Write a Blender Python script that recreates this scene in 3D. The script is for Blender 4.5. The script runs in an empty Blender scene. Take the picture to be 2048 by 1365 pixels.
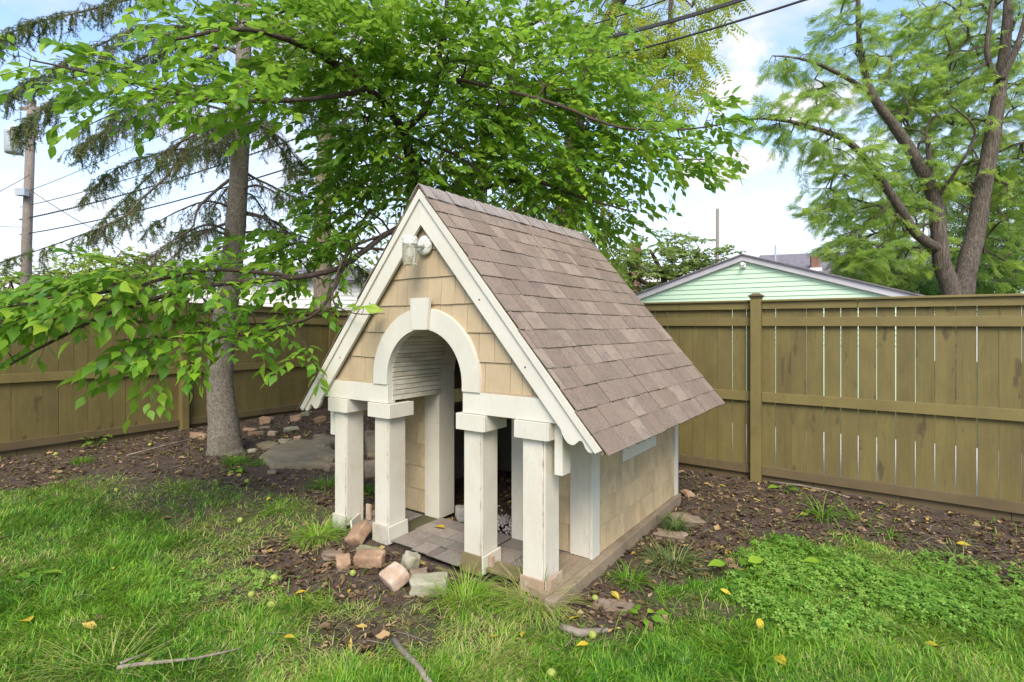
import bpy, math, random
import numpy as np
from mathutils import Matrix, Vector

random.seed(7)
RNG = np.random.default_rng(7)
sc = bpy.context.scene
COL = sc.collection

# ------------------------------------------------------------------ camera
FPX = 1088.0; CX = 1024.0; CY = 652.5; H = 1.58
cam_d = bpy.data.cameras.new('camera'); cam = bpy.data.objects.new('camera', cam_d); COL.objects.link(cam)
cam.location = (0, 0, H); cam.rotation_euler = (math.radians(90), 0, 0)
cam_d.sensor_width = 36.0; cam_d.lens = 36.0 * FPX / 2048
cam_d.shift_y = -(682.5 - CY) / 2048.0
cam_d.clip_start = 0.05; cam_d.clip_end = 1500
sc.camera = cam

# ------------------------------------------------------------------ view, sky and sun
sc.view_settings.view_transform = 'Standard'; sc.view_settings.look = 'None'
sc.view_settings.exposure = 1.56; sc.view_settings.gamma = 1
sc.view_settings.use_curve_mapping = False
SUN_EL = math.radians(46); SUN_AZ = math.radians(180)      # compass: where the sun stands (0 = +Y, clockwise)
world = bpy.data.worlds.new('World'); sc.world = world; world.use_nodes = True


class NT:
    """small node helper"""
    def __init__(s, tree):
        s.t = tree; s.n = tree.nodes; s.l = tree.links

    def new(s, typ, **kw):
        n = s.n.new(typ)
        for k, v in kw.items():
            setattr(n, k, v)
        return n

    def put(s, sock, v):
        if v is None: return
        if hasattr(v, 'is_output') or isinstance(v, bpy.types.NodeSocket):
            s.l.new(v, sock)
        else:
            if isinstance(v, (tuple, list)) and len(v) == 3 and sock.type == 'RGBA': v = (*v, 1)
            sock.default_value = v

    def math(s, op, a, b=None, c=None, clamp=False):
        n = s.new('ShaderNodeMath', operation=op, use_clamp=clamp)
        s.put(n.inputs[0], a); s.put(n.inputs[1], b); s.put(n.inputs[2], c)
        return n.outputs[0]

    def vmath(s, op, a, b=None):
        n = s.new('ShaderNodeVectorMath', operation=op)
        s.put(n.inputs[0], a); s.put(n.inputs[1], b)
        return n.outputs['Value'] if op in ('LENGTH', 'DISTANCE', 'DOT_PRODUCT') else n.outputs[0]

    def mix(s, f, a, b, mode='MIX'):
        n = s.new('ShaderNodeMix', data_type='RGBA', blend_type=mode)
        s.put(n.inputs[0], f); s.put(n.inputs[6], a); s.put(n.inputs[7], b)
        return n.outputs[2]

    def noise(s, vec, scale, detail=4, rough=0.55, dist=0.0, color=False):
        n = s.new('ShaderNodeTexNoise')
        s.put(n.inputs['Vector'], vec); n.inputs['Scale'].default_value = scale
        n.inputs['Detail'].default_value = detail; n.inputs['Roughness'].default_value = rough
        n.inputs['Distortion'].default_value = dist
        return n.outputs['Color' if color else 'Fac']

    def ramp(s, v, pts, interp='LINEAR'):
        n = s.new('ShaderNodeValToRGB'); s.put(n.inputs[0], v); r = n.color_ramp; r.interpolation = interp
        while len(r.elements) < len(pts): r.elements.new(0.5)
        for e, (p, c) in zip(r.elements, pts):
            e.position = p; e.color = (c, c, c, 1) if not isinstance(c, (tuple, list)) else (*c[:3], 1)
        return n.outputs[0]

    def scale(s, vec, sc3):
        n = s.new('ShaderNodeMapping'); s.put(n.inputs[0], vec); n.inputs['Scale'].default_value = sc3
        return n.outputs[0]


def build_world():
    nt = NT(world.node_tree); nt.n.clear()
    out = nt.new('ShaderNodeOutputWorld')
    sky = nt.new('ShaderNodeTexSky', sky_type='NISHITA'); sky.sun_disc = False
    sky.sun_elevation = SUN_EL; sky.sun_rotation = SUN_AZ
    sky.air_density = 1.0; sky.dust_density = 1.2; sky.ozone_density = 2.6
    bg = nt.new('ShaderNodeBackground'); nt.put(bg.inputs[0], sky.outputs[0]); bg.inputs[1].default_value = 0.13
    cl = nt.new('ShaderNodeBackground'); cl.inputs[1].default_value = 0.37
    tc = nt.new('ShaderNodeTexCoord').outputs['Generated']
    sep = nt.new('ShaderNodeSeparateXYZ'); nt.put(sep.inputs[0], tc)
    z = sep.outputs[2]
    # direction projected on a cloud deck, so that clouds shrink towards the horizon
    zz = nt.math('MAXIMUM', nt.math('ADD', z, 0.16), 0.05)
    dv = nt.vmath('DIVIDE', tc, None)
    comb = nt.new('ShaderNodeCombineXYZ')
    nt.put(comb.inputs[0], zz); nt.put(comb.inputs[1], zz); nt.put(comb.inputs[2], zz)
    nt.l.new(comb.outputs[0], dv.node.inputs[1])
    big = nt.noise(dv, 1.15, 7, 0.58, 0.35)
    mask = nt.ramp(big, [(0.52, 0.0), (0.60, 0.35), (0.70, 1.0)])
    wisp = nt.math('MULTIPLY', nt.ramp(nt.noise(nt.scale(tc, (2.2, 2.2, 6)), 2.2, 6, 0.6, 0.5), [(0.46, 0.0), (0.76, 1.0)]), 0.30)
    # the two cumulus banks and the veil of the photograph, as directions
    fine = nt.math('SUBTRACT', nt.noise(tc, 7.0, 7, 0.62, 0.2), 0.5)
    m = nt.math('MAXIMUM', nt.math('MULTIPLY', mask, 0.9), wisp)
    for (px, py, rx, ry) in [(1495, 105, 80, 55), (1455, 185, 120, 70), (1600, 215, 110, 45), (1440, 345, 85, 40), (1500, 322, 70, 28),
                             (600, 330, 260, 120), (150, 400, 200, 60), (1750, 300, 200, 60), (420, 250, 160, 80)]:
        d = Vector(((px - CX) / FPX, 1, (CY - py) / FPX)); L = d.length; d.normalize()
        dx = nt.vmath('SUBTRACT', tc, tuple(d))
        sv = nt.new('ShaderNodeMapping'); nt.put(sv.inputs[0], dx)
        sv.inputs['Scale'].default_value = (FPX * L / rx, FPX * L / rx, FPX * L / ry)
        r = nt.vmath('LENGTH', sv.outputs[0])
        soft = 0.4 if rx < 130 else 0.9
        v = nt.math('ADD', nt.math('SUBTRACT', 1.0, r), nt.math('MULTIPLY', fine, 3.4))
        v = nt.math('MULTIPLY', nt.math('DIVIDE', v, soft, clamp=True), 1.0 if rx < 130 else 0.7)
        m = nt.math('MAXIMUM', m, v)
    hz = nt.ramp(z, [(0.0, 0.93), (0.12, 0.74), (0.24, 0.30), (0.36, 0.06), (0.6, 0.02)])
    inv = nt.math('MULTIPLY', nt.math('SUBTRACT', 1.0, m), nt.math('SUBTRACT', 1.0, hz))
    m = nt.math('SUBTRACT', 1.0, inv)
    tone = nt.noise(tc, 4.0, 4, 0.5)
    nt.put(cl.inputs[0], nt.mix(nt.ramp(tone, [(0.35, 0.0), (0.7, 1.0)]), (0.90, 0.92, 0.98), (1.0, 0.985, 0.97)))
    mx = nt.new('ShaderNodeMixShader'); nt.put(mx.inputs[0], m)
    nt.l.new(bg.outputs[0], mx.inputs[1]); nt.l.new(cl.outputs[0], mx.inputs[2])
    nt.l.new(mx.outputs[0], out.inputs[0])


build_world()
sun_d = bpy.data.lights.new('sun', 'SUN'); sun_d.energy = 1.5; sun_d.angle = math.radians(30); sun_d.color = (1, 0.92, 0.78)
sun = bpy.data.objects.new('sun', sun_d); COL.objects.link(sun)
sdir = Vector((math.sin(SUN_AZ) * math.cos(SUN_EL), math.cos(SUN_AZ) * math.cos(SUN_EL), math.sin(SUN_EL)))
sun.rotation_euler = sdir.to_track_quat('Z', 'Y').to_euler()
sun.location = (0, 0, 12)

# ------------------------------------------------------------------ measuring helpers


def pix(px, py, Y):
    """point of the place seen at (px, py) at depth Y"""
    return np.array([(px - CX) / FPX * Y, Y, H + (CY - py) / FPX * Y])


def _h(ix, iy):
    n = (ix.astype(np.int64) * 374761393 + iy.astype(np.int64) * 668265263) & 0x7fffffff
    n = ((n ^ (n >> 13)) * 1274126177) & 0x7fffffff
    return ((n ^ (n >> 16)) & 0xffff) / 65535.0


def vnoise(x, y):
    x = np.asarray(x, float); y = np.asarray(y, float)
    ix = np.floor(x); iy = np.floor(y); fx = x - ix; fy = y - iy
    fx = fx * fx * (3 - 2 * fx); fy = fy * fy * (3 - 2 * fy)
    a = _h(ix, iy); b = _h(ix + 1, iy); c = _h(ix, iy + 1); d = _h(ix + 1, iy + 1)
    return (a * (1 - fx) + b * fx) * (1 - fy) + (c * (1 - fx) + d * fx) * fy


def fbm(x, y, o=4):
    s = 0; a = 0.5; t = 0
    for i in range(o):
        s = s + a * vnoise(x * 2 ** i + 17.3 * i, y * 2 ** i - 9.1 * i); t += a; a *= 0.5
    return s / t


TH = 0.6104; X0, Y0 = -1.357, 4.17              # playhouse frame: a along its front, b towards its back
U = np.array([math.cos(TH), -math.sin(TH)]); V = np.array([math.sin(TH), math.cos(TH)])


def house_ab(x, y):
    dx = x - X0; dy = y - Y0
    return dx * U[0] + dy * U[1], dx * V[0] + dy * V[1]


def gz(x, y):
    """height of the ground"""
    x = np.asarray(x, float); y = np.asarray(y, float)
    base = np.clip(0.02 - 0.022 * x, -0.04, 0.12)
    r = np.sqrt(x * x + (y - 5) ** 2)
    damp = np.clip(1.6 - r / 12, 0, 1)
    a, b = house_ab(x, y)
    inside = np.clip(np.minimum(np.minimum(a + 0.1, 2.0 - a), np.minimum(b + 0.05, 2.3 - b)) * 8, 0, 1)
    bump = (fbm(x * 1.3, y * 1.3) - 0.5) * 0.05 + (fbm(x * 9, y * 9, 3) - 0.5) * 0.022
    return base * damp + bump * damp * (1 - inside) - 0.01 * inside


def G(px, py, up=0.0):
    """ground point seen at a pixel"""
    z = 0.0
    for _ in range(8):
        Y = (H - z) * FPX / (py - CY); x = (px - CX) / FPX * Y
        z = float(gz(x, Y)) + up
    return np.array([x, Y, z])


def inpoly(x, y, poly):
    c = np.zeros(x.shape, bool); n = len(poly); j = n - 1
    for i in range(n):
        xi, yi = poly[i]; xj, yj = poly[j]
        t = ((yi > y) != (yj > y)) & (x < (xj - xi) * (y - yi) / (yj - yi + 1e-12) + xi); c ^= t; j = i
    return c


def pdist(x, y, poly):
    """signed distance, positive inside"""
    d = np.full(x.shape, 1e9); n = len(poly)
    for i in range(n):
        ax, ay = poly[i]; bx, by = poly[(i + 1) % n]; ex, ey = bx - ax, by - ay
        t = np.clip(((x - ax) * ex + (y - ay) * ey) / (ex * ex + ey * ey + 1e-12), 0, 1)
        d = np.minimum(d, np.hypot(x - ax - t * ex, y - ay - t * ey))
    return np.where(inpoly(x, y, poly), d, -d)


def wpoly(pts):
    return [tuple(G(px, py)[:2]) for px, py in pts]


SOIL = [wpoly([(-300, 1010), (1, 985), (150, 958), (330, 955), (430, 965), (560, 985), (650, 1010), (700, 1060), (900, 1000), (900, 800), (640, 770), (-500, 850), (-900, 960)]),
        wpoly([(470, 1130), (560, 1085), (680, 1060), (760, 1060), (1000, 1160), (960, 1185), (820, 1240), (700, 1215), (560, 1185)]),
        wpoly([(1120, 1225), (1220, 1250), (1320, 1215), (1400, 1185), (1470, 1130), (1560, 1085), (1700, 1095), (1850, 1120), (1960, 1170), (2100, 1190), (2600, 1200), (2600, 1020), (1700, 900), (1340, 880), (1100, 1100)]),
        wpoly([(620, 1245), (700, 1225), (790, 1235), (800, 1280), (700, 1290), (640, 1275)])]
_hp = []
for a_, b_ in ((-0.1, -0.03), (2.0, -0.03), (2.0, 3.6), (-1.5, 3.6), (-1.5, 0.6), (-0.1, 0.5)):
    _hp.append((X0 + a_ * U[0] + b_ * V[0], Y0 + a_ * U[1] + b_ * V[1]))
SOIL.append(_hp)


def soil(x, y):
    """0 lawn .. 1 bare earth"""
    x = np.asarray(x, float); y = np.asarray(y, float)
    d = np.full(x.shape, -1e9)
    for p in SOIL: d = np.maximum(d, pdist(x, y, p))
    d = d + (fbm(x * 3.1, y * 3.1) - 0.5) * 0.6 + (fbm(x * 9 + 5, y * 9, 3) - 0.5) * 0.25
    return np.clip(d / 0.22 + 0.5, 0, 1)


THIN = [wpoly([(150, 955), (700, 950), (700, 1090), (560, 1130), (420, 1090), (300, 1040)]), wpoly([(560, 1240), (1000, 1190), (1280, 1220), (1240, 1300), (900, 1330), (620, 1320)]),
        wpoly([(450, 1290), (640, 1270), (640, 1400), (440, 1400)]), wpoly([(1180, 1180), (1500, 1200), (1440, 1260), (1200, 1260)]), wpoly([(330, 1110), (520, 1080), (560, 1200), (400, 1230)])]


def thin(x, y):
    d = np.full(np.shape(x), -1e9)
    for p in THIN: d = np.maximum(d, pdist(x, y, p))
    return np.clip((d + (fbm(x * 4, y * 4) - .5) * .5) / .25 + .5, 0, 1)


# ------------------------------------------------------------------ object helpers
def tag(o, label=None, cat=None, group=None, kind=None):
    if label: o['label'] = label
    if cat: o['category'] = cat
    if group: o['group'] = group
    if kind: o['kind'] = kind
    return o


def empty(name, loc=(0, 0, 0), rz=0.0, parent=None):
    o = bpy.data.objects.new(name, None); COL.objects.link(o); o.location = loc; o.rotation_euler = (0, 0, rz)
    o.empty_display_size = 0.1
    if parent: o.parent = parent
    return o


def link(name, me, parent=None, mat=None, bevel=0, smooth=False):
    o = bpy.data.objects.new(name, me); COL.objects.link(o)
    if parent is not None: o.parent = parent
    if mat is not None and not me.materials: me.materials.append(mat)
    if smooth: me.polygons.foreach_set('use_smooth', np.ones(len(me.polygons), bool))
    if bevel:
        m = o.modifiers.new('bevel', 'BEVEL'); m.width = bevel; m.segments = 2; m.limit_method = 'ANGLE'; m.angle_limit = 0.6
    return o


class MB:
    def __init__(s): s.v = []; s.f = []

    def add(s, vs, fs):
        o = len(s.v); s.v += [tuple(map(float, p)) for p in vs]; s.f += [tuple(i + o for i in f) for f in fs]
        return s

    def box(s, x0, x1, y0, y1, z0, z1, M=None):
        vs = [(x, y, z) for z in (z0, z1) for y in (y0, y1) for x in (x0, x1)]
        if M is not None: vs = [tuple(M @ Vector(p)) for p in vs]
        return s.add(vs, [(0, 2, 3, 1), (4, 5, 7, 6), (0, 1, 5, 4), (2, 6, 7, 3), (0, 4, 6, 2), (1, 3, 7, 5)])

    def prism(s, poly, lo, hi, axis='y'):
        """poly in the plane across axis, extruded lo..hi"""
        n = len(poly)
        def P(p, t):
            if axis == 'y': return (p[0], t, p[1])
            if axis == 'x': return (t, p[0], p[1])
            return (p[0], p[1], t)
        vs = [P(p, lo) for p in poly] + [P(p, hi) for p in poly]
        fs = [tuple(range(n)), tuple(range(2 * n - 1, n - 1, -1))] + [(i, i + n, (i + 1) % n + n, (i + 1) % n) for i in range(n)]
        return s.add(vs, fs)

    def lathe(s, prof, k=16, M=None):
        vs = []
        for r, z in prof:
            for i in range(k):
                t = 2 * math.pi * i / k; vs.append((r * math.cos(t), r * math.sin(t), z))
        if M is not None: vs = [tuple(M @ Vector(p)) for p in vs]
        fs = [(j * k + i, j * k + (i + 1) % k, (j + 1) * k + (i + 1) % k, (j + 1) * k + i) for j in range(len(prof) - 1) for i in range(k)]
        fs += [tuple(range(k - 1, -1, -1)), tuple((len(prof) - 1) * k + i for i in range(k))]
        return s.add(vs, fs)

    def tube(s, pts, rad, k=6):
        pts = [Vector(p) for p in pts]; n = len(pts); vs = []; ref = Vector((0.3, 0.2, 0.93)).normalized()
        for i, p in enumerate(pts):
            t = (pts[min(i + 1, n - 1)] - pts[max(i - 1, 0)])
            if t.length < 1e-9: t = Vector((0, 0, 1))
            t.normalize(); a = t.cross(ref)
            if a.length < 0.05: a = t.cross(Vector((1, 0, 0)))
            a.normalize(); b = t.cross(a); r = rad[i] if hasattr(rad, '__len__') else rad
            for j in range(k):
                c = 2 * math.pi * j / k; vs.append(p + a * (r * math.cos(c)) + b * (r * math.sin(c)))
        fs = [(i * k + j, i * k + (j + 1) % k, (i + 1) * k + (j + 1) % k, (i + 1) * k + j) for i in range(n - 1) for j in range(k)]
        fs += [tuple(range(k - 1, -1, -1)), tuple((n - 1) * k + j for j in range(k))]
        return s.add(vs, fs)

    def mesh(s, name):
        me = bpy.data.meshes.new(name); me.from_pydata(s.v, [], s.f); me.update()
        import bmesh
        bm = bmesh.new(); bm.from_mesh(me); bmesh.ops.recalc_face_normals(bm, faces=bm.faces); bm.to_mesh(me); bm.free()
        return me

    def obj(s, name, mat, parent=None, bevel=0, smooth=False):
        return link(name, s.mesh(name), parent, mat, bevel, smooth)


def np_mesh(name, verts, faces, tint=None, mat=None, smooth=False):
    """verts (N,3); faces (F,k) all of one size; tint (N,)"""
    me = bpy.data.meshes.new(name); nv = len(verts); nf, k = faces.shape
    me.vertices.add(nv); me.vertices.foreach_set('co', np.ascontiguousarray(verts, np.float32).ravel())
    me.loops.add(nf * k); me.loops.foreach_set('vertex_index', np.ascontiguousarray(faces, np.int32).ravel())
    me.polygons.add(nf)
    me.polygons.foreach_set('loop_start', np.arange(0, nf * k, k, dtype=np.int32))
    me.polygons.foreach_set('loop_total', np.full(nf, k, np.int32))
    if smooth: me.polygons.foreach_set('use_smooth', np.ones(nf, bool))
    me.update(calc_edges=True)
    if tint is not None:
        at = me.attributes.new('tint', 'FLOAT', 'POINT'); at.data.foreach_set('value', np.ascontiguousarray(tint, np.float32))
    if mat: me.materials.append(mat)
    return me


def stamp(tv, tf, R, S, P, tint=None):
    """copies of a template: tv (V,3), tf (F,k), R (N,3,3), S (N,) or (N,3), P (N,3)"""
    S = np.asarray(S, float)
    if S.ndim == 1: S = S[:, None]
    N = len(P); V_ = len(tv)
    loc = tv[None] * S[:, None, :]
    vs = np.einsum('nij,nvj->nvi', R, loc) + P[:, None, :]
    fs = tf[None] + (np.arange(N) * V_)[:, None, None]
    tt = None if tint is None else np.repeat(tint, V_)
    return vs.reshape(-1, 3), fs.reshape(-1, tf.shape[1]), tt


def nrm(v): return v / (np.linalg.norm(v, axis=-1, keepdims=True) + 1e-9)


def frames(d, up):
    """rotation matrices: local x across, y along d, z near up"""
    y = nrm(d); x = nrm(np.cross(y, up)); z = np.cross(x, y)
    return np.stack([x, y, z], axis=-1)


def rand_rot(n, tilt=1.0):
    a = RNG.uniform(0, 2 * np.pi, n); d = np.stack([np.cos(a), np.sin(a), RNG.normal(0, 0.3 * tilt, n)], 1)
    up = np.stack([RNG.normal(0, 0.5 * tilt, n), RNG.normal(0, 0.5 * tilt, n), np.ones(n)], 1)
    return frames(d, up)


# ------------------------------------------------------------------ materials
def new_mat(name):
    m = bpy.data.materials.new(name); m.use_nodes = True; nt = NT(m.node_tree); nt.n.clear()
    out = nt.new('ShaderNodeOutputMaterial'); bs = nt.new('ShaderNodeBsdfPrincipled')
    nt.l.new(bs.outputs[0], out.inputs[0]); nt.out = out; nt.bs = bs
    return m, nt


def bump(nt, h, strength=0.3, dist=0.01):
    b = nt.new('ShaderNodeBump'); nt.put(b.inputs['Height'], h); b.inputs['Strength'].default_value = strength
    b.inputs['Distance'].default_value = dist; nt.l.new(b.outputs[0], nt.bs.inputs['Normal'])
    return b.outputs[0]


def objvec(nt, scale=1.0):
    """object coordinates shifted by a random amount per object"""
    tc = nt.new('ShaderNodeTexCoord').outputs['Object']; oi = nt.new('ShaderNodeObjectInfo').outputs['Random']
    c = nt.new('ShaderNodeCombineXYZ'); k = nt.math('MULTIPLY', oi, 37.0)
    for i in range(3): nt.put(c.inputs[i], k)
    return nt.vmath('ADD', tc, c.outputs[0]), oi, tc


def m_paint(name, col, dirt, amt=0.35, grain=(30, 30, 2.5), rough=0.62, chips=None, moss=None, knots=None, bs_=0.22):
    m, nt = new_mat(name); v, r, tc = objvec(nt)
    g = nt.noise(nt.scale(v, grain), 3.0, 5, 0.65)
    big = nt.noise(v, 3.2, 5, 0.62)
    sp = nt.noise(nt.scale(v, (1, 1, .35)), 22, 3, 0.6)
    f = nt.math('MULTIPLY', nt.ramp(big, [(0.42, 0.0), (0.72, 1.0)]), amt)
    f2 = nt.math('MULTIPLY', nt.ramp(g, [(0.5, 0.0), (0.78, 1.0)]), amt * 0.7)
    f3 = nt.math('MULTIPLY', nt.ramp(sp, [(0.62, 0.0), (0.74, 1.0)]), amt * 0.8)
    c = nt.mix(f, col, dirt); c = nt.mix(f2, c, dirt); c = nt.mix(f3, c, dirt)
    c = nt.mix(nt.math('MULTIPLY', r, 0.12), c, tuple(x * 0.6 for x in dirt))
    if chips:
        ch = nt.noise(nt.scale(v, (18, 18, 3.5)), 2.6, 5, 0.72)
        c = nt.mix(nt.ramp(ch, [(0.675, 0.0), (0.70, 1.0)]), c, chips)
    if knots:
        vo = nt.new('ShaderNodeTexVoronoi'); vo.inputs['Scale'].default_value = 1.0
        nt.put(vo.inputs['Vector'], nt.vmath('ADD', nt.scale(v, (6.5, 6.5, 2.4)), nt.noise(v, 9, 3, .6, color=True)))
        c = nt.mix(nt.ramp(vo.outputs['Distance'], [(0.10, 0.75), (0.20, 0.0)]), c, knots)
        st = nt.noise(nt.scale(v, (3, 3, .5)), 2.2, 4, .7)
        c = nt.mix(nt.math('MULTIPLY', nt.ramp(st, [(0.45, 0.0), (0.72, 1.0)]), .55), c, tuple(x * .55 for x in col))
    nt.put(nt.bs.inputs['Base Color'], c); nt.put(nt.bs.inputs['Roughness'], rough)
    bump(nt, nt.math('ADD', g, nt.math('MULTIPLY', sp, 0.4)), bs_, 0.006)
    return m


WHITE = (0.60, 0.565, 0.475)
M_white = m_paint('white_paint', WHITE, (0.44, 0.37, 0.25), 0.40, chips=(0.36, 0.27, 0.17), bs_=.35)
M_white_clean = m_paint('white_trim_paint', (0.615, 0.585, 0.495), (0.48, 0.43, 0.32), 0.34, bs_=.3)
M_white_old = m_paint('worn_white_paint', (0.56, 0.53, 0.44), (0.24, 0.19, 0.11), 0.65, grain=(30, 2.5, 30), chips=(0.24, 0.17, 0.10))
M_tan = m_paint('tan_shingle_paint', (0.46, 0.352, 0.212), (0.27, 0.20, 0.12), 0.40, grain=(40, 40, 2), rough=0.75, bs_=.45)
M_tan_weather = m_paint('weathered_tan_paint', (0.53, 0.405, 0.235), (0.27, 0.19, 0.10), 0.62, grain=(26, 26, 2), rough=0.8, bs_=.45)
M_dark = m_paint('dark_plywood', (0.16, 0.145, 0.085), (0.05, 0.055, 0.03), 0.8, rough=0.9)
M_grey_panel = m_paint('grey_panel', (0.33, 0.32, 0.29), (0.15, 0.14, 0.12), 0.5, rough=0.85)
M_timber = m_paint('weathered_timber', (0.30, 0.225, 0.145), (0.10, 0.085, 0.05), 0.7, grain=(30, 2, 30), rough=0.85)
M_timber_green = m_paint('mossy_timber', (0.22, 0.17, 0.075), (0.07, 0.075, 0.02), 0.8, grain=(2, 30, 30), rough=0.9)
M_rawwood = m_paint('bare_wood', (0.34, 0.21, 0.13), (0.50, 0.46, 0.38), 0.7, grain=(30, 30, 2), rough=0.85)
M_fence = m_paint('olive_fence_stain', (0.168, 0.131, 0.037), (0.085, 0.062, 0.022), 0.62, grain=(34, 34, 1.6), rough=0.72, chips=(0.05, 0.036, 0.016), knots=(0.06, 0.042, 0.016), bs_=.45)
M_rail = m_paint('olive_rail_stain', (0.184, 0.143, 0.042), (0.10, 0.072, 0.027), 0.5, grain=(1.6, 34, 34), rough=0.7)
M_rail_brown = m_paint('brown_kick_rail', (0.128, 0.092, 0.040), (0.07, 0.046, 0.02), 0.55, grain=(1.6, 34, 34), rough=0.75)


def m_bark(name, a, b, vs=(9, 9, 2.2), sc_=6, strength=0.9, spots=None):
    m, nt = new_mat(name); tc = nt.new('ShaderNodeTexCoord').outputs['Object']
    n = nt.noise(nt.scale(tc, vs), sc_, 7, 0.68, 0.6); n2 = nt.noise(tc, 28, 4, 0.7)
    c = nt.mix(nt.ramp(n, [(0.36, 0.0), (0.64, 1.0)]), a, b)
    c = nt.mix(nt.math('MULTIPLY', nt.ramp(n2, [(0.4, 0.0), (0.7, 1.0)]), 0.5), c, tuple(x * 0.4 for x in a))
    if spots:
        n3 = nt.noise(tc, 2.5, 4, 0.6); c = nt.mix(nt.math('MULTIPLY', nt.ramp(n3, [(0.5, 0.0), (0.68, 1.0)]), 0.6), c, spots)
    nt.put(nt.bs.inputs['Base Color'], c); nt.put(nt.bs.inputs['Roughness'], 0.9)
    bump(nt, nt.math('ADD', n, nt.math('MULTIPLY', n2, 0.35)), strength, 0.03)
    return m


M_bark = m_bark('dark_bark', (0.055, 0.036, 0.024), (0.13, 0.085, 0.055))
M_bark_spruce = m_bark('spruce_bark', (0.15, 0.12, 0.09), (0.42, 0.36, 0.29), (14, 14, 9), 5, 1.0, (0.12, 0.12, 0.06))
M_bark_locust = m_bark('furrowed_bark', (0.03, 0.022, 0.017), (0.20, 0.155, 0.115), (16, 16, 1.8), 2.6, 1.0)
M_bark_pale = m_bark('pale_bark', (0.17, 0.13, 0.08), (0.30, 0.24, 0.16), (9, 9, 1.6), 4, 0.8)
M_twig = m_bark('grey_twig', (0.085, 0.066, 0.05), (0.19, 0.155, 0.12))
M_pole = m_bark('pole_wood', (0.17, 0.135, 0.105), (0.30, 0.25, 0.21), (20, 20, 1.2), 4, 0.5)


def m_leaf(name, cols, trans=(0.35, 0.55, 0.06), tw=0.50, rough=0.45, single=False, fine=0.0):
    """cols: list of colours over tint 0..1"""
    m, nt = new_mat(name)
    if single: t = nt.new('ShaderNodeObjectInfo').outputs['Random']
    else: t = nt.new('ShaderNodeAttribute', attribute_name='tint').outputs['Fac']
    tc = nt.new('ShaderNodeTexCoord').outputs['Object']
    c = nt.ramp(t, [(i / (len(cols) - 1), cc) for i, cc in enumerate(cols)])
    n = nt.noise(tc, 14 if not single else 30, 3, 0.6)
    c = nt.mix(nt.math('MULTIPLY', nt.ramp(n, [(0.45, 0.0), (0.75, 1.0)]), 0.28), c, (0.30, 0.34, 0.05))
    nt.put(nt.bs.inputs['Base Color'], c); nt.put(nt.bs.inputs['Roughness'], rough)
    nt.bs.inputs['Specular IOR Level'].default_value = 0.35
    tr = nt.new('ShaderNodeBsdfTranslucent'); nt.put(tr.inputs[0], nt.mix(0.6, c, trans))
    mx = nt.new('ShaderNodeMixShader'); mx.inputs[0].default_value = tw
    nt.l.new(nt.bs.outputs[0], mx.inputs[1]); nt.l.new(tr.outputs[0], mx.inputs[2]); nt.l.new(mx.outputs[0], nt.out.inputs[0])
    return m


LC = [(0.05, 0.145, 0.018), (0.095, 0.24, 0.022), (0.165, 0.34, 0.026), (0.27, 0.45, 0.032), (0.42, 0.56, 0.05)]
M_leaf = m_leaf('broad_leaf', LC)
M_leaf_one = m_leaf('broad_leaf_single', LC, single=True)
M_locust = m_leaf('fine_leaf', [(0.14, 0.25, 0.05), (0.25, 0.39, 0.07), (0.36, 0.50, 0.08), (0.50, 0.60, 0.10)], (0.5, 0.68, 0.14), 0.55)
M_walnut_leaf = m_leaf('yellow_green_leaf', [(0.17, 0.29, 0.03), (0.30, 0.42, 0.04), (0.48, 0.50, 0.06)], (0.6, 0.6, 0.06), 0.5)
M_back_leaf = m_leaf('bright_back_leaf', [(0.08, 0.16, 0.02), (0.17, 0.27, 0.03), (0.30, 0.38, 0.05)], (0.55, 0.65, 0.08), 0.5)
M_dogwood = m_leaf('dogwood_leaf', [(0.13, 0.22, 0.05), (0.28, 0.38, 0.10), (0.48, 0.54, 0.22)], (0.45, 0.55, 0.12), 0.4)
M_needle = m_leaf('spruce_needle', [(0.07, 0.14, 0.05), (0.14, 0.21, 0.06), (0.27, 0.23, 0.09)], (0.12, 0.16, 0.05), 0.25, 0.6)
M_grass = m_leaf('grass_blade', [(0.026, 0.095, 0.008), (0.07, 0.22, 0.012), (0.14, 0.35, 0.018), (0.29, 0.46, 0.035), (0.56, 0.48, 0.22)], (0.40, 0.55, 0.07), 0.42, 0.5)
M_clover = m_leaf('clover_leaf', [(0.09, 0.21, 0.03), (0.17, 0.34, 0.04), (0.29, 0.46, 0.08)], (0.35, 0.6, 0.08), 0.4)
M_strap = m_leaf('dark_strap_leaf', [(0.04, 0.085, 0.03), (0.09, 0.16, 0.045), (0.18, 0.26, 0.07), (0.44, 0.37, 0.17)], (0.2, 0.3, 0.05), 0.3)
M_litter = m_leaf('dead_leaf', [(0.032, 0.018, 0.011), (0.075, 0.042, 0.023), (0.15, 0.088, 0.048), (0.34, 0.22, 0.13), (0.48, 0.33, 0.08)], (0.3, 0.18, 0.08), 0.12, 0.8)
M_yellow = m_leaf('yellow_leaf', [(0.62, 0.42, 0.03), (0.72, 0.55, 0.06)], (0.8, 0.6, 0.05), 0.3, 0.5, single=True)


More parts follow.
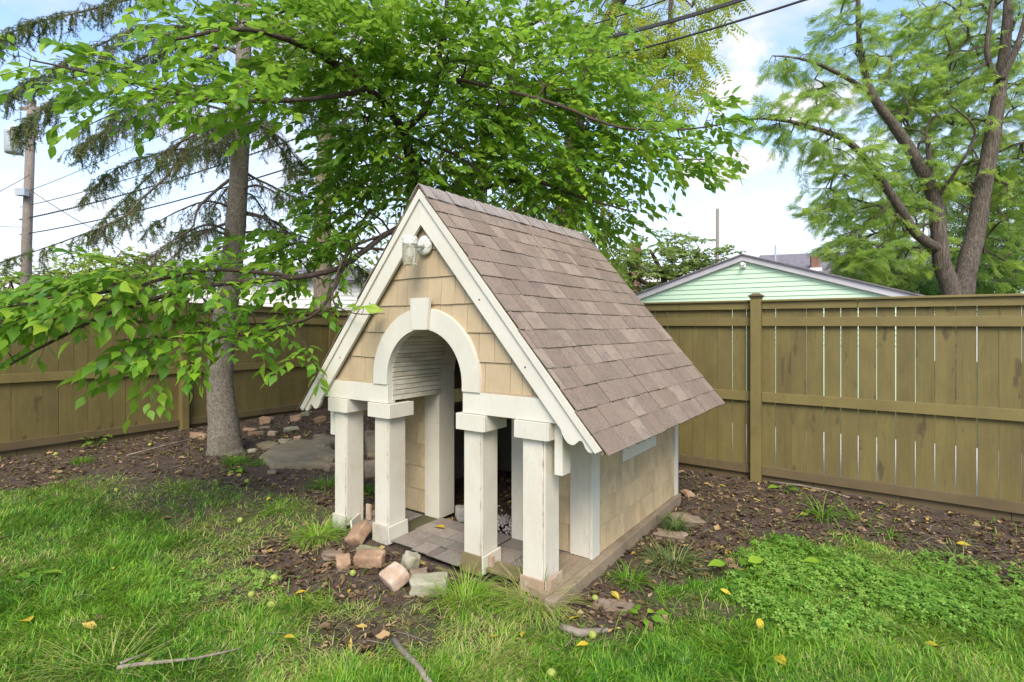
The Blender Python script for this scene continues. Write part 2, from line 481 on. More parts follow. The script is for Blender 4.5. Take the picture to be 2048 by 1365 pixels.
def m_simple(name, col, rough=0.6, n_scale=20, amt=0.4, dark=None, metal=0.0, b=0.2, obj=True):
    m, nt = new_mat(name); v, r, tc = objvec(nt)
    n = nt.noise(v, n_scale, 5, 0.65); n2 = nt.noise(v, n_scale * 0.22, 3, 0.6)
    dark = dark or tuple(x * 0.45 for x in col)
    c = nt.mix(nt.math('MULTIPLY', nt.ramp(n, [(0.4, 0.0), (0.68, 1.0)]), amt), col, dark)
    c = nt.mix(nt.math('MULTIPLY', nt.ramp(n2, [(0.42, 0.0), (0.62, 1.0)]), amt), c, dark)
    nt.put(nt.bs.inputs['Base Color'], c); nt.put(nt.bs.inputs['Roughness'], rough); nt.bs.inputs['Metallic'].default_value = metal
    if b: bump(nt, n, b, 0.01)
    return m


def m_shingle(name, cols, speck=0.5):
    m, nt = new_mat(name); v, r, tc = objvec(nt)
    c = nt.ramp(r, [(i / (len(cols) - 1), cc) for i, cc in enumerate(cols)])
    blot = nt.noise(v, 9, 3, 0.6)
    c = nt.mix(nt.math('MULTIPLY', nt.ramp(blot, [(0.46, 0.0), (0.70, 1.0)]), 0.5), c, (0.12, 0.09, 0.075))
    red = nt.noise(v, 5.3, 2, 0.5)
    c = nt.mix(nt.math('MULTIPLY', nt.ramp(red, [(0.5, 0.0), (0.68, 1.0)]), 0.28), c, (0.25, 0.155, 0.115))
    gr = nt.noise(v, 170, 3, 0.9)
    c = nt.mix(nt.ramp(gr, [(0.40, speck), (0.5, 0.0)]), c, (0.045, 0.034, 0.032))
    c = nt.mix(nt.ramp(gr, [(0.54, 0.0), (0.66, speck)]), c, (0.42, 0.37, 0.33))
    nt.put(nt.bs.inputs['Base Color'], c); nt.put(nt.bs.inputs['Roughness'], 0.95)
    bump(nt, gr, 0.5, 0.004)
    return m


M_roof = m_shingle('roof_granules', [(0.185, 0.132, 0.092), (0.27, 0.202, 0.145), (0.21, 0.148, 0.104), (0.31, 0.238, 0.172), (0.225, 0.162, 0.116), (0.20, 0.145, 0.104)])
M_cap = m_shingle('ridge_granules', [(0.28, 0.235, 0.205), (0.35, 0.30, 0.265)], 0.4)
M_floor_sh = m_shingle('floor_granules', [(0.15, 0.132, 0.105), (0.215, 0.185, 0.15), (0.29, 0.25, 0.20)], 0.4)
M_moss = m_simple('moss', (0.055, 0.062, 0.018), 0.95, 60, 0.6)
M_brick = m_simple('old_brick', (0.40, 0.265, 0.16), 0.9, 18, 0.8, (0.22, 0.13, 0.075), b=0.9)
M_brick_white = m_simple('painted_brick', (0.60, 0.52, 0.43), 0.9, 9, 0.9, (0.34, 0.19, 0.10), b=0.9)
M_flag = m_simple('flagstone', (0.26, 0.205, 0.135), 0.9, 14, 0.6, (0.13, 0.11, 0.06), b=0.6)
M_rock = m_simple('brown_rock', (0.26, 0.19, 0.135), 0.9, 14, 0.55, (0.12, 0.085, 0.05), b=0.7)
M_rock_green = m_simple('mossy_rock', (0.36, 0.33, 0.25), 0.9, 12, 0.7, (0.17, 0.16, 0.07), b=0.9)
M_concrete = m_simple('concrete_lump', (0.34, 0.32, 0.28), 0.95, 40, 0.5, b=0.8)
M_pebble = m_simple('pale_pebbles', (0.50, 0.45, 0.40), 0.8, 30, 0.5, (0.28, 0.2, 0.15))
M_nut = m_simple('green_husk', (0.33, 0.38, 0.07), 0.7, 60, 0.5, (0.16, 0.17, 0.03), b=0.3)
M_stick = m_simple('stick_bark', (0.27, 0.22, 0.17), 0.9, 40, 0.6, b=0.5)
M_black = m_simple('black_cable', (0.02, 0.02, 0.022), 0.6, 20, 0.2, b=0)
M_steel = m_simple('grey_steel', (0.42, 0.45, 0.48), 0.45, 12, 0.2, metal=0.2, b=0)
M_siding = m_simple('green_siding', (0.52, 0.68, 0.50), 0.6, 2.0, 0.10, (0.46, 0.60, 0.44), b=0)
M_gtrim = m_simple('grey_trim', (0.50, 0.47, 0.50), 0.6, 4, 0.2, b=0)
M_asph = m_simple('grey_asphalt_roof', (0.20, 0.175, 0.19), 0.9, 30, 0.5, b=0.3)
M_hwall = m_simple('pale_wall', (0.62, 0.68, 0.64), 0.7, 3, 0.15, b=0)
M_hwhite = m_simple('white_wall', (0.75, 0.73, 0.70), 0.7, 3, 0.12, b=0)
M_hbrick = m_simple('chimney_brick', (0.24, 0.12, 0.08), 0.9, 25, 0.4, b=0.3)
M_lampw = m_simple('flaking_enamel', (0.68, 0.66, 0.58), 0.5, 55, 0.0, b=0.2)
M_nail = m_simple('nail_head', (0.12, 0.09, 0.07), 0.5, 20, 0.2, b=0)


def m_enamel():
    m, nt = new_mat('spotted_enamel'); tc = nt.new('ShaderNodeTexCoord').outputs['Object']
    n = nt.noise(tc, 95, 4, 0.7)
    c = nt.mix(nt.ramp(n, [(0.56, 0.0), (0.60, 1.0)]), (0.66, 0.65, 0.58), (0.14, 0.13, 0.09))
    nt.put(nt.bs.inputs['Base Color'], c); nt.bs.inputs['Roughness'].default_value = 0.45
    return m


def m_glass():
    m, nt = new_mat('ribbed_glass')
    nt.bs.inputs['Base Color'].default_value = (0.72, 0.70, 0.55, 1); nt.bs.inputs['Roughness'].default_value = 0.12
    nt.bs.inputs['Transmission Weight'].default_value = 0.75; nt.bs.inputs['IOR'].default_value = 1.4
    return m


M_enamel = m_enamel(); M_glass = m_glass()


def m_ground():
    m, nt = new_mat('yard_ground'); tc = nt.new('ShaderNodeTexCoord').outputs['Object']
    s = nt.new('ShaderNodeAttribute', attribute_name='soil').outputs['Fac']
    n = nt.noise(tc, 7, 6, 0.65); n2 = nt.noise(tc, 60, 4, 0.7); n3 = nt.noise(tc, 1.6, 3, 0.6)
    so = nt.mix(nt.ramp(n, [(0.35, 0.0), (0.68, 1.0)]), (0.040, 0.025, 0.017), (0.095, 0.062, 0.042))
    so = nt.mix(nt.ramp(n2, [(0.5, 0.0), (0.72, 0.8)]), so, (0.15, 0.095, 0.062))
    gr = nt.mix(nt.ramp(n, [(0.35, 0.0), (0.7, 1.0)]), (0.045, 0.055, 0.015), (0.11, 0.10, 0.035))
    gr = nt.mix(nt.ramp(n3, [(0.4, 0.0), (0.7, 1.0)]), gr, (0.06, 0.085, 0.016))
    nt.put(nt.bs.inputs['Base Color'], nt.mix(s, gr, so)); nt.bs.inputs['Roughness'].default_value = 0.95
    bump(nt, nt.math('ADD', n, n2), 0.7, 0.02)
    return m


# ------------------------------------------------------------------ ground
def build_ground():
    def axis(lo, hi, dlo, dhi, d, far):
        mid = np.arange(dlo, dhi + d / 2, d)
        a = dlo - np.geomspace(d * 2, dlo - lo, 26)[::-1]; b = dhi + np.geomspace(d * 2, hi - dhi, 26)
        return np.concatenate([a, mid, b])
    xs = axis(-300, 300, -6.5, 5.5, 0.035, 0); ys = axis(-60, 400, 2.0, 10.5, 0.035, 0)
    XX, YY = np.meshgrid(xs, ys); z = gz(XX, YY); s = np.maximum(soil(XX, YY), .75 * thin(XX, YY))
    z = z + (vnoise(XX * 26, YY * 26) - 0.5) * 0.018 * s
    nx, ny = len(xs), len(ys); i = np.arange(nx * ny).reshape(ny, nx)
    f = np.stack([i[:-1, :-1], i[:-1, 1:], i[1:, 1:], i[1:, :-1]], -1).reshape(-1, 4)
    me = np_mesh('ground', np.stack([XX, YY, z], -1).reshape(-1, 3), f, None, m_ground(), True)
    at = me.attributes.new('soil', 'FLOAT', 'POINT'); at.data.foreach_set('value', s.ravel().astype(np.float32))
    o = link('ground', me); tag(o, 'back yard lawn turning to bare dark earth around the playhouse', kind='structure')


build_ground()

# ------------------------------------------------------------------ playhouse
PH = empty('playhouse', (X0, Y0, 0), -TH)
tag(PH, 'small cream and tan shingled playhouse with arched porch and steep brown roof', 'playhouse')
zP = 0.085; AC = 0.9426; APEX = 2.499; SL = 1.5985 / 1.3515; RB0, RB1 = -0.05, 2.34
ANG = math.atan(SL); AEND = 1.3515


def roofz(a, off=0.0): return APEX - off / math.cos(ANG) - abs(a - AC) * SL


# base timbers and deck
MB().box(-0.03, 1.94, -0.07, -0.035, -0.03, 0.035).obj('front_timber', M_timber_green, PH, 0.004)
MB().prism([(1.934, -.09), (2.0, -.09), (1.952, 2.22), (1.900, 2.22), (1.900, .63), (1.934, .63)], -.04, .082, 'z').obj('side_timber', M_timber, PH, 0.005)
MB().box(-0.11, -0.05, -0.04, 2.24, -0.04, 0.07).obj('side_timber', M_timber_green, PH, 0.005)
MB().box(-0.045, 1.93, 2.17, 2.24, -0.04, 0.07).obj('rear_timber', M_timber, PH, 0.005)
MB().box(0.0, 1.70, 0.03, 0.56, 0.03, 0.070).obj('deck', m_paint('gap_shade_deck', (0.075, 0.07, 0.03), (0.03, 0.03, 0.012), 0.7, rough=0.95), PH, 0.003)  # deck colour darkened to stand in for shade in the gap behind front_timber
for k, (x0, x1) in enumerate([(1.703, 1.79), (1.793, 1.86), (1.863, 1.932)]):
    MB().box(x0, x1, 0.0 - 0.02 * k, 0.62, 0.03, 0.079 + 0.002 * k).obj('deck_board', M_timber, PH, 0.003)
# loose roofing shingles laid over the porch deck
fl = [(0.60, 0.84, 0.00, 0.13), (0.845, 0.98, -0.02, 0.12), (0.985, 1.05, -0.03, 0.10), (1.055, 1.27, -0.035, 0.11), (0.62, 0.80, 0.135, 0.25), (0.805, 1.02, 0.13, 0.24),
      (1.025, 1.27, 0.12, 0.25), (0.60, 0.92, 0.255, 0.40), (0.925, 1.28, 0.255, 0.40), (0.60, 1.28, 0.405, 0.54), (1.30, 1.52, 0.17, 0.36), (1.525, 1.70, 0.17, 0.36), (1.30, 1.70, 0.365, 0.53),
      (0.15, 0.44, 0.10, 0.25), (0.03, 0.44, 0.255, 0.50)]
for k, (x0, x1, y0, y1) in enumerate(fl):
    M = Matrix.Translation(((x0 + x1) / 2, (y0 + y1) / 2, 0.073)) @ Matrix.Rotation(random.uniform(-.05, .05), 4, 'Z') @ Matrix.Rotation(0.02, 4, 'X') @ Matrix.Rotation(random.uniform(-.01, .01), 4, 'Y')
    MB().box(-(x1 - x0) / 2, (x1 - x0) / 2, -(y1 - y0) / 2, (y1 - y0) / 2, 0, 0.006, M).obj('floor_shingle', M_floor_sh, PH)

# posts with capital and base trim
PA = [(0.0, 0.14), (0.4545, 0.5996), (1.288, 1.4326), (1.7338, 1.8853)]
ZC = 0.932; ZB = 1.035; ZT = 1.168; rs0 = random.Random(11)
for k, (a0, a1) in enumerate(PA):
    p = MB()
    p.box(a0, a1 - 0.014, 0.0, 0.016, zP - 0.01, ZC); p.box(a0 + .001, a0 + .014, 0.017, 0.155, zP - 0.01, ZC)
    p.box(a1 - 0.0115, a1, 0.003, 0.157, zP - 0.01, ZC - 0.001); p.box(a0 + .015, a1 - .015, 0.140, 0.156, zP - 0.01, ZC)
    post = p.obj('post', M_white, PH, 0.0015)
    MB().box(a1 - .0185, a1 - .0105, .0045, .02, zP, ZC - .002).obj('corner_joint', M_rawwood, post)
    c = MB(); e = 0.042
    c.box(a0 - e, a1 + e - 0.013, -0.032, -0.016, ZC, ZB - .002); c.box(a1 + e - 0.012, a1 + e, -0.030, 0.20, ZC + .002, ZB - .002)
    c.box(a0 - e, a0 - e + 0.012, -0.015, 0.20, ZC, ZB - .002); c.box(a0 - e + .013, a1 + e - .013, -0.015, 0.19, ZC + .004, ZB - .003)
    c.obj('capital', M_white_clean, post, 0.0015)
    hb = (0.065, 0.085, 0.075, 0.045)[k]
    fm = (M_white_old, M_white_old, M_timber_green, M_rawwood)[k]; sm = (M_white, M_white_clean, M_white, M_rawwood)[k]
    crk = MB()
    for q_ in range(16):
        zq = zP + .05 + (ZC - zP - .1) * (rs0.random() ** 1.6); hh_ = rs0.uniform(.008, .07); ww_ = rs0.uniform(.0015, .0045)
        crk.add([(a1 - .0185 + .004, -.0012, zq), (a1 - .0185 + .004 - ww_, -.0012, zq + hh_ * .5), (a1 - .0185 + .004, -.0012, zq + hh_), (a1 - .0125, .0022, zq), (a1 - .0115 + ww_, .0022, zq + hh_ * .5), (a1 - .0125, .0022, zq + hh_)], [(0, 1, 2), (3, 4, 5)])
    ck = link('flaked_paint', crk.mesh('flaked_paint'), post, M_rawwood); ck['kind'] = 'stuff'
    MB().box(a0 - 0.012, a1, -0.014, -0.001, zP - 0.045, zP + hb).obj('base_trim', fm, post, 0.0015)
    if k != 0:
        M = Matrix.Translation((a1 + 0.006, 0.075, zP - 0.03)) @ Matrix.Rotation((0, 0.06, 0.02, 0.0)[k], 4, 'X')
        MB().box(0, 0.014, -0.088, 0.095, 0, hb + 0.035, M).obj('base_trim', sm, post, 0.0015)
    if k in (0, 1, 2, 3):
        for (ax, az) in ((a0 + .07, ZC - .05), (a0 + 0.05, 0.4)):
            pass
M = Matrix.Translation((0.22, -0.01, zP - 0.03)) @ Matrix.Rotation(0.5, 4, 'Z') @ Matrix.Rotation(-0.12, 4, 'Y')
MB().box(-0.006, 0.006, -0.01, 0.15, 0.0, 0.085, M).obj('loose_trim_board', M_white_clean, PH, 0.0015)
MB().box(0.165, 0.215, 0.16, 0.175, zP, zP + 0.12).obj('wood_block', M_rawwood, PH, 0.002)
MB().box(1.46, 1.485, 0.03, 0.06, zP - .01, zP + 0.075).obj('wood_block', M_rawwood, PH, 0.002)
MB().box(1.91, 1.935, -0.02, 0.055, zP - .01, zP + 0.07).obj('wood_block', M_rawwood, PH, 0.002)
MB().box(-.006, .006, -0.09, 0.09, 0, 0.02, Matrix.Translation((1.57, 0.05, zP)) @ Matrix.Rotation(1.0, 4, 'Z')).obj('wood_block', M_timber, PH, 0.002)
MB().box(1.46, 1.70, 0.00, 0.13, zP - .01, zP + .012, None).obj('loose_plank', M_timber_green, PH, 0.003)

# front beam left and right of the arch
RI = 0.343; RO = 0.485; CZ = 1.215
zt = lambda a: roofz(a, 0.05)
MB().prism([(AC - 1.07, ZB), (AC - RI, ZB), (AC - RI, ZT), (AC - 1.0, ZT)], -0.012, 0.06).obj('beam', M_white_clean, PH, 0.002)
MB().prism([(AC + RI, ZB), (AC + 1.07, ZB), (AC + 1.0, ZT), (AC + RI, ZT)], -0.012, 0.06).obj('beam', M_white_clean, PH, 0.002)
MB().box(AC - 1.02, AC - RO + .0, -0.006, 0.04, ZT + .0015, ZT + 0.012).obj('ledge_strip', M_tan, PH)
MB().box(AC + RO, AC + 1.02, -0.006, 0.04, ZT + .0015, ZT + 0.012).obj('ledge_strip', M_tan, PH)
for a0, a1 in ((0.0, 0.14), (1.745, 1.885)):
    MB().box(a0, a1, 0.21, 0.54, ZB, ZT).obj('side_beam', M_white_clean, PH, 0.002)
    MB().box(a0, a1, 0.062, 0.209, ZB, ZT - .01).obj('side_beam', M_white_clean, PH, 0.002)
# arch trim
arc = [(AC + r * math.cos(t), CZ + r * math.sin(t)) for r, ts in ((RO, np.linspace(0, math.pi, 33)), (RI, np.linspace(math.pi, 0, 33))) for t in ts]
vs = []; fs = []
n = 33
ring = []
for r in (RO, RI):
    ring.append([(AC + r, ZT + .001)] + [(AC + r * math.cos(t), CZ + r * math.sin(t)) for t in np.linspace(0, math.pi, n)] + [(AC - r, ZT + .001)])
m = len(ring[0])
for y in (-0.022, 0.03):
    for rr in ring: vs += [(p[0], y, p[1]) for p in rr]
for i in range(m - 1):
    fs += [(i, i + 1, m + i + 1, m + i), (2 * m + i, 3 * m + i, 3 * m + i + 1, 2 * m + i + 1), (i, 2 * m + i, 2 * m + i + 1, i + 1), (m + i, m + i + 1, 3 * m + i + 1, 3 * m + i)]
fs += [(0, m, 3 * m, 2 * m), (m - 1, 3 * m - 1, 4 * m - 1, 2 * m - 1)]
MB().add(vs, fs).obj('arch_trim', M_white_clean, PH, 0.0015)
MB().prism([(AC - 0.066, 1.555), (AC + 0.066, 1.555), (AC + 0.088, 1.765), (AC - 0.088, 1.765)], -0.05, -0.0225).obj('keystone', M_white_clean, PH, 0.002)

# barrel vault: narrow boards from the front arch back to the doorway
vb = [(-1, z) for z in (1.055, 1.085, 1.12, 1.155, 1.19)] + [(0, t) for t in np.linspace(0.0, math.pi, 31)] + [(1, z) for z in (1.19, 1.155, 1.12, 1.085, 1.055)]
pts = []
for s_, q in [(-1, z) for z in np.arange(1.05, 1.215, 0.036)]: pts.append((AC - RI + .004, q))
for t in np.linspace(math.pi, 0, 31): pts.append((AC + (RI - .004) * math.cos(t), CZ + (RI - .004) * math.sin(t)))
for z in np.arange(1.05, 1.215, 0.036)[::-1]: pts.append((AC + RI - .004, z))
for i in range(len(pts) - 1):
    p, q = np.array(pts[i]), np.array(pts[i + 1]); d = q - p; L = np.linalg.norm(d)
    if L < 0.006: continue
    d /= L; nn = np.array([-d[1], d[0]]); mid = np.array([AC, 1.2])
    if np.dot(nn, mid - p) > 0: nn = -nn
    w = 0.0035
    poly = [p + d * w, q - d * w, q + nn * 0.010 - d * w * .1, p + nn * 0.010 + d * w * .1]
    MB().prism([tuple(x) for x in poly], 0.031, 0.535).obj('vault_board', M_white_old, PH, 0.001)
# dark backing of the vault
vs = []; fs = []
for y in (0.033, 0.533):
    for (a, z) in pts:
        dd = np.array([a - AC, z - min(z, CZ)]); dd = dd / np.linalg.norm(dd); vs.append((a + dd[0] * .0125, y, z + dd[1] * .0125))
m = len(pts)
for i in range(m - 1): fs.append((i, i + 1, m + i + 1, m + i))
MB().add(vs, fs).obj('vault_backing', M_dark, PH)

# shingled gable: courses of individual shingles clipped between the rake boards and the arch
def clip_half(poly, nx, ny, c):
    out = []
    for i in range(len(poly)):
        p, q = poly[i], poly[(i + 1) % len(poly)]; dp = nx * p[0] + ny * p[1] - c; dq = nx * q[0] + ny * q[1] - c
        if dp <= 0: out.append(p)
        if (dp < 0 < dq) or (dq < 0 < dp):
            t = dp / (dp - dq); out.append((p[0] + t * (q[0] - p[0]), p[1] + t * (q[1] - p[1])))
    return out


def wall_shingle(poly, b0, mat, tilt=0.010, name='wall_shingle', axis='y', sgn=-1):
    if len(poly) < 3: return
    xs_ = [p[0] for p in poly]; zs_ = [p[1] for p in poly]
    if max(xs_) - min(xs_) < 0.012 or max(zs_) - min(zs_) < 0.02: return
    z0, z1 = min(zs_), max(zs_); n = len(poly)
    def Pf(p, t): return (p[0], t, p[1]) if axis == 'y' else (t, p[0], p[1])
    th = 0.008
    front = [Pf(p, b0 + sgn * (th + tilt * (z1 - p[1]) / 0.2)) for p in poly]; back = [Pf(p, b0 + sgn * (tilt * (z1 - p[1]) / 0.2)) for p in poly]
    MB().add(front + back, [tuple(range(n)), tuple(range(2 * n - 1, n - 1, -1))] + [(i, i + n, (i + 1) % n + n, (i + 1) % n) for i in range(n)]).obj(name, mat, PH, 0.0012)


rs = random.Random(5)
courses = [ZT + .012, 1.356, 1.537, 1.721, 1.904, 2.085, 2.27]
widths = {0: [.10, .12, .11, .13, .10, .09, .2, .18, .19, .17, .12, .2, .12, .2], 1: None}
for ci in range(len(courses) - 1):
    z0, z1 = courses[ci], courses[ci + 1]
    half = (APEX - 0.15 - z0) / SL + 0.06
    a = AC - half + rs.uniform(-.04, 0)
    while a < AC + half:
        w = rs.choice([.085, .10, .12, .13, .16, .19, .11]) if ci else rs.choice([.07, .085, .1, .17, .19])
        dz = rs.uniform(-.002, .002)
        poly = [(a + .0015, z0 + dz), (a + w - .0015, z0 + dz), (a + w - .0015, z1 - .001), (a + .0015, z1 - .001)]
        lim = APEX - 0.165
        poly = clip_half(poly, SL, 1, lim + SL * AC); poly = clip_half(poly, -SL, 1, lim - SL * AC)
        # keep out of the arch: cut by the tangent nearest the shingle
        if len(poly) >= 3:
            cx_ = a + w / 2; cz_ = min(z1, CZ + 9)
            ok = True
            inside = [math.hypot(p[0] - AC, max(p[1] - CZ, 0)) < RI + 0.05 for p in poly]
            if all(inside): ok = False
            elif any(inside) and z0 < CZ + RI:
                mx_ = sum(p[0] for p in poly) / len(poly); mz_ = max(sum(p[1] for p in poly) / len(poly) - CZ, 0)
                d = np.array([mx_ - AC, mz_]); d /= np.linalg.norm(d); rr = RI + 0.06
                poly = clip_half(poly, -d[0], -d[1], -(d[0] * AC + d[1] * CZ + rr))
            if ok: wall_shingle(poly, 0.02, M_tan)
        a += w
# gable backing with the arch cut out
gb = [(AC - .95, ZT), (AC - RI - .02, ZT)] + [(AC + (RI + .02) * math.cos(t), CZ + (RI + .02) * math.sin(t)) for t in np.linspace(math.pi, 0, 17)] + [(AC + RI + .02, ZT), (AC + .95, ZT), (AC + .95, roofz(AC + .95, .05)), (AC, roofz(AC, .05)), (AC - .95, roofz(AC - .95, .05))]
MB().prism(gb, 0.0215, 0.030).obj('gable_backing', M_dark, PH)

# rake boards with scalloped lower end
def rake(sg, b0, b1, off0, off1, scal, name, mat, parent=PH, tmax=2.02):
    """board under the roof edge: offsets measured square to the roof surface"""
    cs, sn = math.cos(ANG), math.sin(ANG)
    def P(t, o): return (AC + sg * (t * cs - o * sn), APEX - t * sn - o * cs)
    # apex cut vertical at AC
    t_at = lambda o: o * sn / cs
    poly = [P(t_at(off0), off0), P(tmax, off0)]
    if scal:
        # tip, deep cove, ogee back to the inner edge
        w = off1 - off0
        prof = [(2.015, .06), (1.985, .20), (1.955, .28), (1.915, .33), (1.875, .37), (1.845, .43), (1.835, .52), (1.845, .60), (1.85, .68), (1.835, .78), (1.80, .87), (1.755, .95), (1.71, 1.0)]
        poly[1] = (AC + sg * (2.222 - AC), .937)
        poly += [(AC + sg * (a_ - AC), z_) for a_, z_ in ((2.20, .905), (2.178, .908), (2.160, .925), (2.150, .947), (2.140, .962), (2.125, .964), (2.11, .952), (2.095, .938), (2.075, .933), (2.052, .942), (2.034, .960), (2.018, .985), (2.008, 1.012))]
    else:
        poly += [P(tmax - .01, off1)]
    poly += [P(t_at(off1), off1)]
    return MB().prism(poly, b0, b1).obj(name, mat, parent, 0.0015)


for sg in (1, -1):
    r_ = rake(sg, -0.038, -0.016, 0.030, 0.160, True, 'rake_board', M_white_clean)
    rake(sg, -0.052, -0.039, 0.008, 0.050, False, 'rake_moulding', M_white_clean, r_, 2.05)
    # soffit filler behind the rake and at the back
    rake(sg, 2.30, 2.325, 0.030, 0.16, False, 'rake_board', M_white_clean, PH, 1.98)
    for tt in (0.9, 1.42):
        cs, sn = math.cos(ANG), math.sin(ANG); o = .11
        M = Matrix.Translation((AC + sg * (tt * cs - o * sn), -0.039, APEX - tt * sn - o * cs)) @ Matrix.Rotation(math.pi / 2, 4, 'X')
        MB().lathe([(0.006, 0), (0.006, 0.0015)], 8, M).obj('nail', M_nail, r_)


# roof decks
def roof_deck(sg):
    cs, sn = math.cos(ANG), math.sin(ANG)
    P = lambda t, o: (AC + sg * (t * cs - o * sn), APEX - t * sn - o * cs)
    poly = [P(0.0, 0.008), P(2.07, 0.008), P(2.07, 0.028), P(0.028 * sn / cs, 0.028)]
    poly[0] = (AC + sg * .0005, APEX - 0.008 / cs)
    MB().prism(poly, RB0 + .012, RB1 - .012).obj('roof_deck', M_timber, PH)


roof_deck(1); roof_deck(-1)
# shingle tabs
EXPO = 0.1425
shmesh = {}


def tab(w, L=0.155):
    key = round(w, 3)
    if key not in shmesh:
        shmesh[key] = MB().box(0, key, 0, L, 0, 0.0045).mesh('roof_shingle'); shmesh[key].materials.append(M_roof)
    return shmesh[key]


cs, sn = math.cos(ANG), math.sin(ANG)
moss_pts = []
for sg in (1, -1):
    nco = 15
    for ci in range(nco):
        t_low = 2.093 - ci * EXPO
        L = 0.155 if t_low > 0.16 else t_low + 0.005
        b = RB0 - rs.uniform(0, .012); first = True
        while b < RB1 - 0.001:
            w = rs.choice([.09, .12, .15, .18, .21, .24, .27] if sg == 1 else [.30, .42])
            if first: w = rs.choice([.05, .1, .18, .24]); first = False
            if b + w > RB1 - .03: w = RB1 - b
            w = round(max(w, 0.03), 3)
            o = bpy.data.objects.new('roof_shingle', tab(w - .0048)); COL.objects.link(o); o.parent = PH
            # local x -> b, local y -> up the slope, local z -> out of the roof
            xax = Vector((0, 1, 0)); yax = Vector((-sg * cs, 0, sn)); zax = Vector((sg * sn, 0, cs))
            lift = 0.0045 + rs.choice((0, .0008, .0028, .0036)); tl = 0.0052 / 0.155
            yv = (yax - zax * tl).normalized(); zv = (zax + yax * tl).normalized()
            jit = rs.uniform(-.0035, .0035)
            org = Vector((AC, 0, APEX)) - yax * (t_low + jit) + zax * (lift) + xax * (b + .001)
            if sg == -1: org = org + xax * (w - .002); xv = -xax
            else: xv = xax
            R = Matrix((xv, yv, zv)).transposed().to_4x4()
            sc_y = 1.0 if t_low > 0.16 else max(0.2, t_low / 0.155 - .05)
            o.matrix_local = Matrix.Translation(org) @ R @ Matrix.Diagonal((1, sc_y, 1, 1))
            if sg == 1:
                for q in range(int(w / 0.007)):
                    d_ = float(fbm(np.array([b * 3 + ci * 5.1 + q * .02]), np.array([ci * 2.2]))[0])
                    if rs.random() < 0.25 + (d_ - .35) * 2.2 and ci < 14:
                        moss_pts.append(Vector((AC, 0, APEX)) - yax * (t_low + jit + rs.uniform(-.004, .006)) + zax * (lift + rs.uniform(-.004, .004)) + xax * (b + rs.random() * w))
            b += w
mb = MB()
for p in moss_pts:
    s_ = rs.uniform(.0018, .0042)
    mb.add([p + Vector((s_, 0, 0)), p + Vector((-s_, s_ * 1.3, 0)), p + Vector((-s_, -s_ * 1.3, 0)), p + Vector((0, 0, s_ * 1.2)), p + Vector((0, 0, -s_))], [(0, 1, 3), (1, 2, 3), (2, 0, 3), (1, 0, 4), (2, 1, 4), (0, 2, 4)])
o = link('roof_moss', mb.mesh('roof_moss'), PH, M_moss); o['kind'] = 'stuff'
# ridge caps, each folded over the ridge
capw = 0.125; nc = 27; step = (RB1 - RB0 + .01) / nc
cv = []
for (t_, o_) in ((capw, 0), (0.02, 0), (0, 0.0)):
    pass
prof = [(cs * capw, -sn * capw), (cs * .03, -sn * .03 + .001), (0, -.004), (-cs * .03, -sn * .03 + .001), (-cs * capw, -sn * capw)]
cm = MB(); k = len(prof); vs = []
for y, dz in ((0, 0.007), (step * 1.9, -0.004)):
    for th_ in (0.006, 0.0):
        vs += [(p[0] + (sn * (th_ + dz) if i == 0 or i == 1 else (-sn * (th_ + dz) if i > 2 else 0)), y, p[1] + (cs * (th_ + dz) if i != 2 else (th_ + dz) / cs * .9)) for i, p in enumerate(prof)]
fs = []
for i in range(k - 1):
    fs += [(i, i + 1, 2 * k + i + 1, 2 * k + i), (k + i, 3 * k + i, 3 * k + i + 1, k + i + 1), (i, k + i, k + i + 1, i + 1), (2 * k + i, 2 * k + i + 1, 3 * k + i + 1, 3 * k + i)]
fs += [(0, 2 * k, 3 * k, k), (k - 1, 2 * k - 1, 4 * k - 1, 3 * k - 1)]
cme = MB().add(vs, fs).mesh('ridge_shingle'); cme.materials.append(M_cap)
for i in range(nc):
    o = bpy.data.objects.new('ridge_shingle', cme); COL.objects.link(o); o.parent = PH
    o.location = (AC + rs.uniform(-.003, .003), RB0 - .006 + i * step, APEX + 0.010 + rs.uniform(-.001, .001)); o.rotation_euler = (0, rs.uniform(-.01, .01), rs.uniform(-.012, .012))
    if i >= nc - 2: o.scale = (1, 0.55, 1)

# main body: front wall with doorway, side and rear walls
BW = 0.54; AR = 1.925; AL = -0.04; BB = 2.21; DOOR0, DOOR1 = 0.597, 1.288
def strip(a0, a1, z0, z1, b, mat, ws, zc=0.183, axis='y', sgn=-1, lim=None, zfun=None):
    z = z0; ri = 0
    while z < z1 - 0.02:
        zz = min(z + zc, z1); a = a0 - rs.uniform(0, .05)
        while a < a1:
            w = rs.choice(ws); x0, x1 = max(a, a0), min(a + w, a1)
            if x1 - x0 > 0.02:
                poly = [(x0 + .0012, z), (x1 - .0012, z), (x1 - .0012, zz - .001), (x0 + .0012, zz - .001)]
                if zfun: poly = clip_half(poly, *zfun[0]); poly = clip_half(poly, *zfun[1]) if len(poly) > 2 else poly
                wall_shingle(poly, b, mat, 0.008, 'wall_shingle', axis, sgn)
            a += w
        z = zz


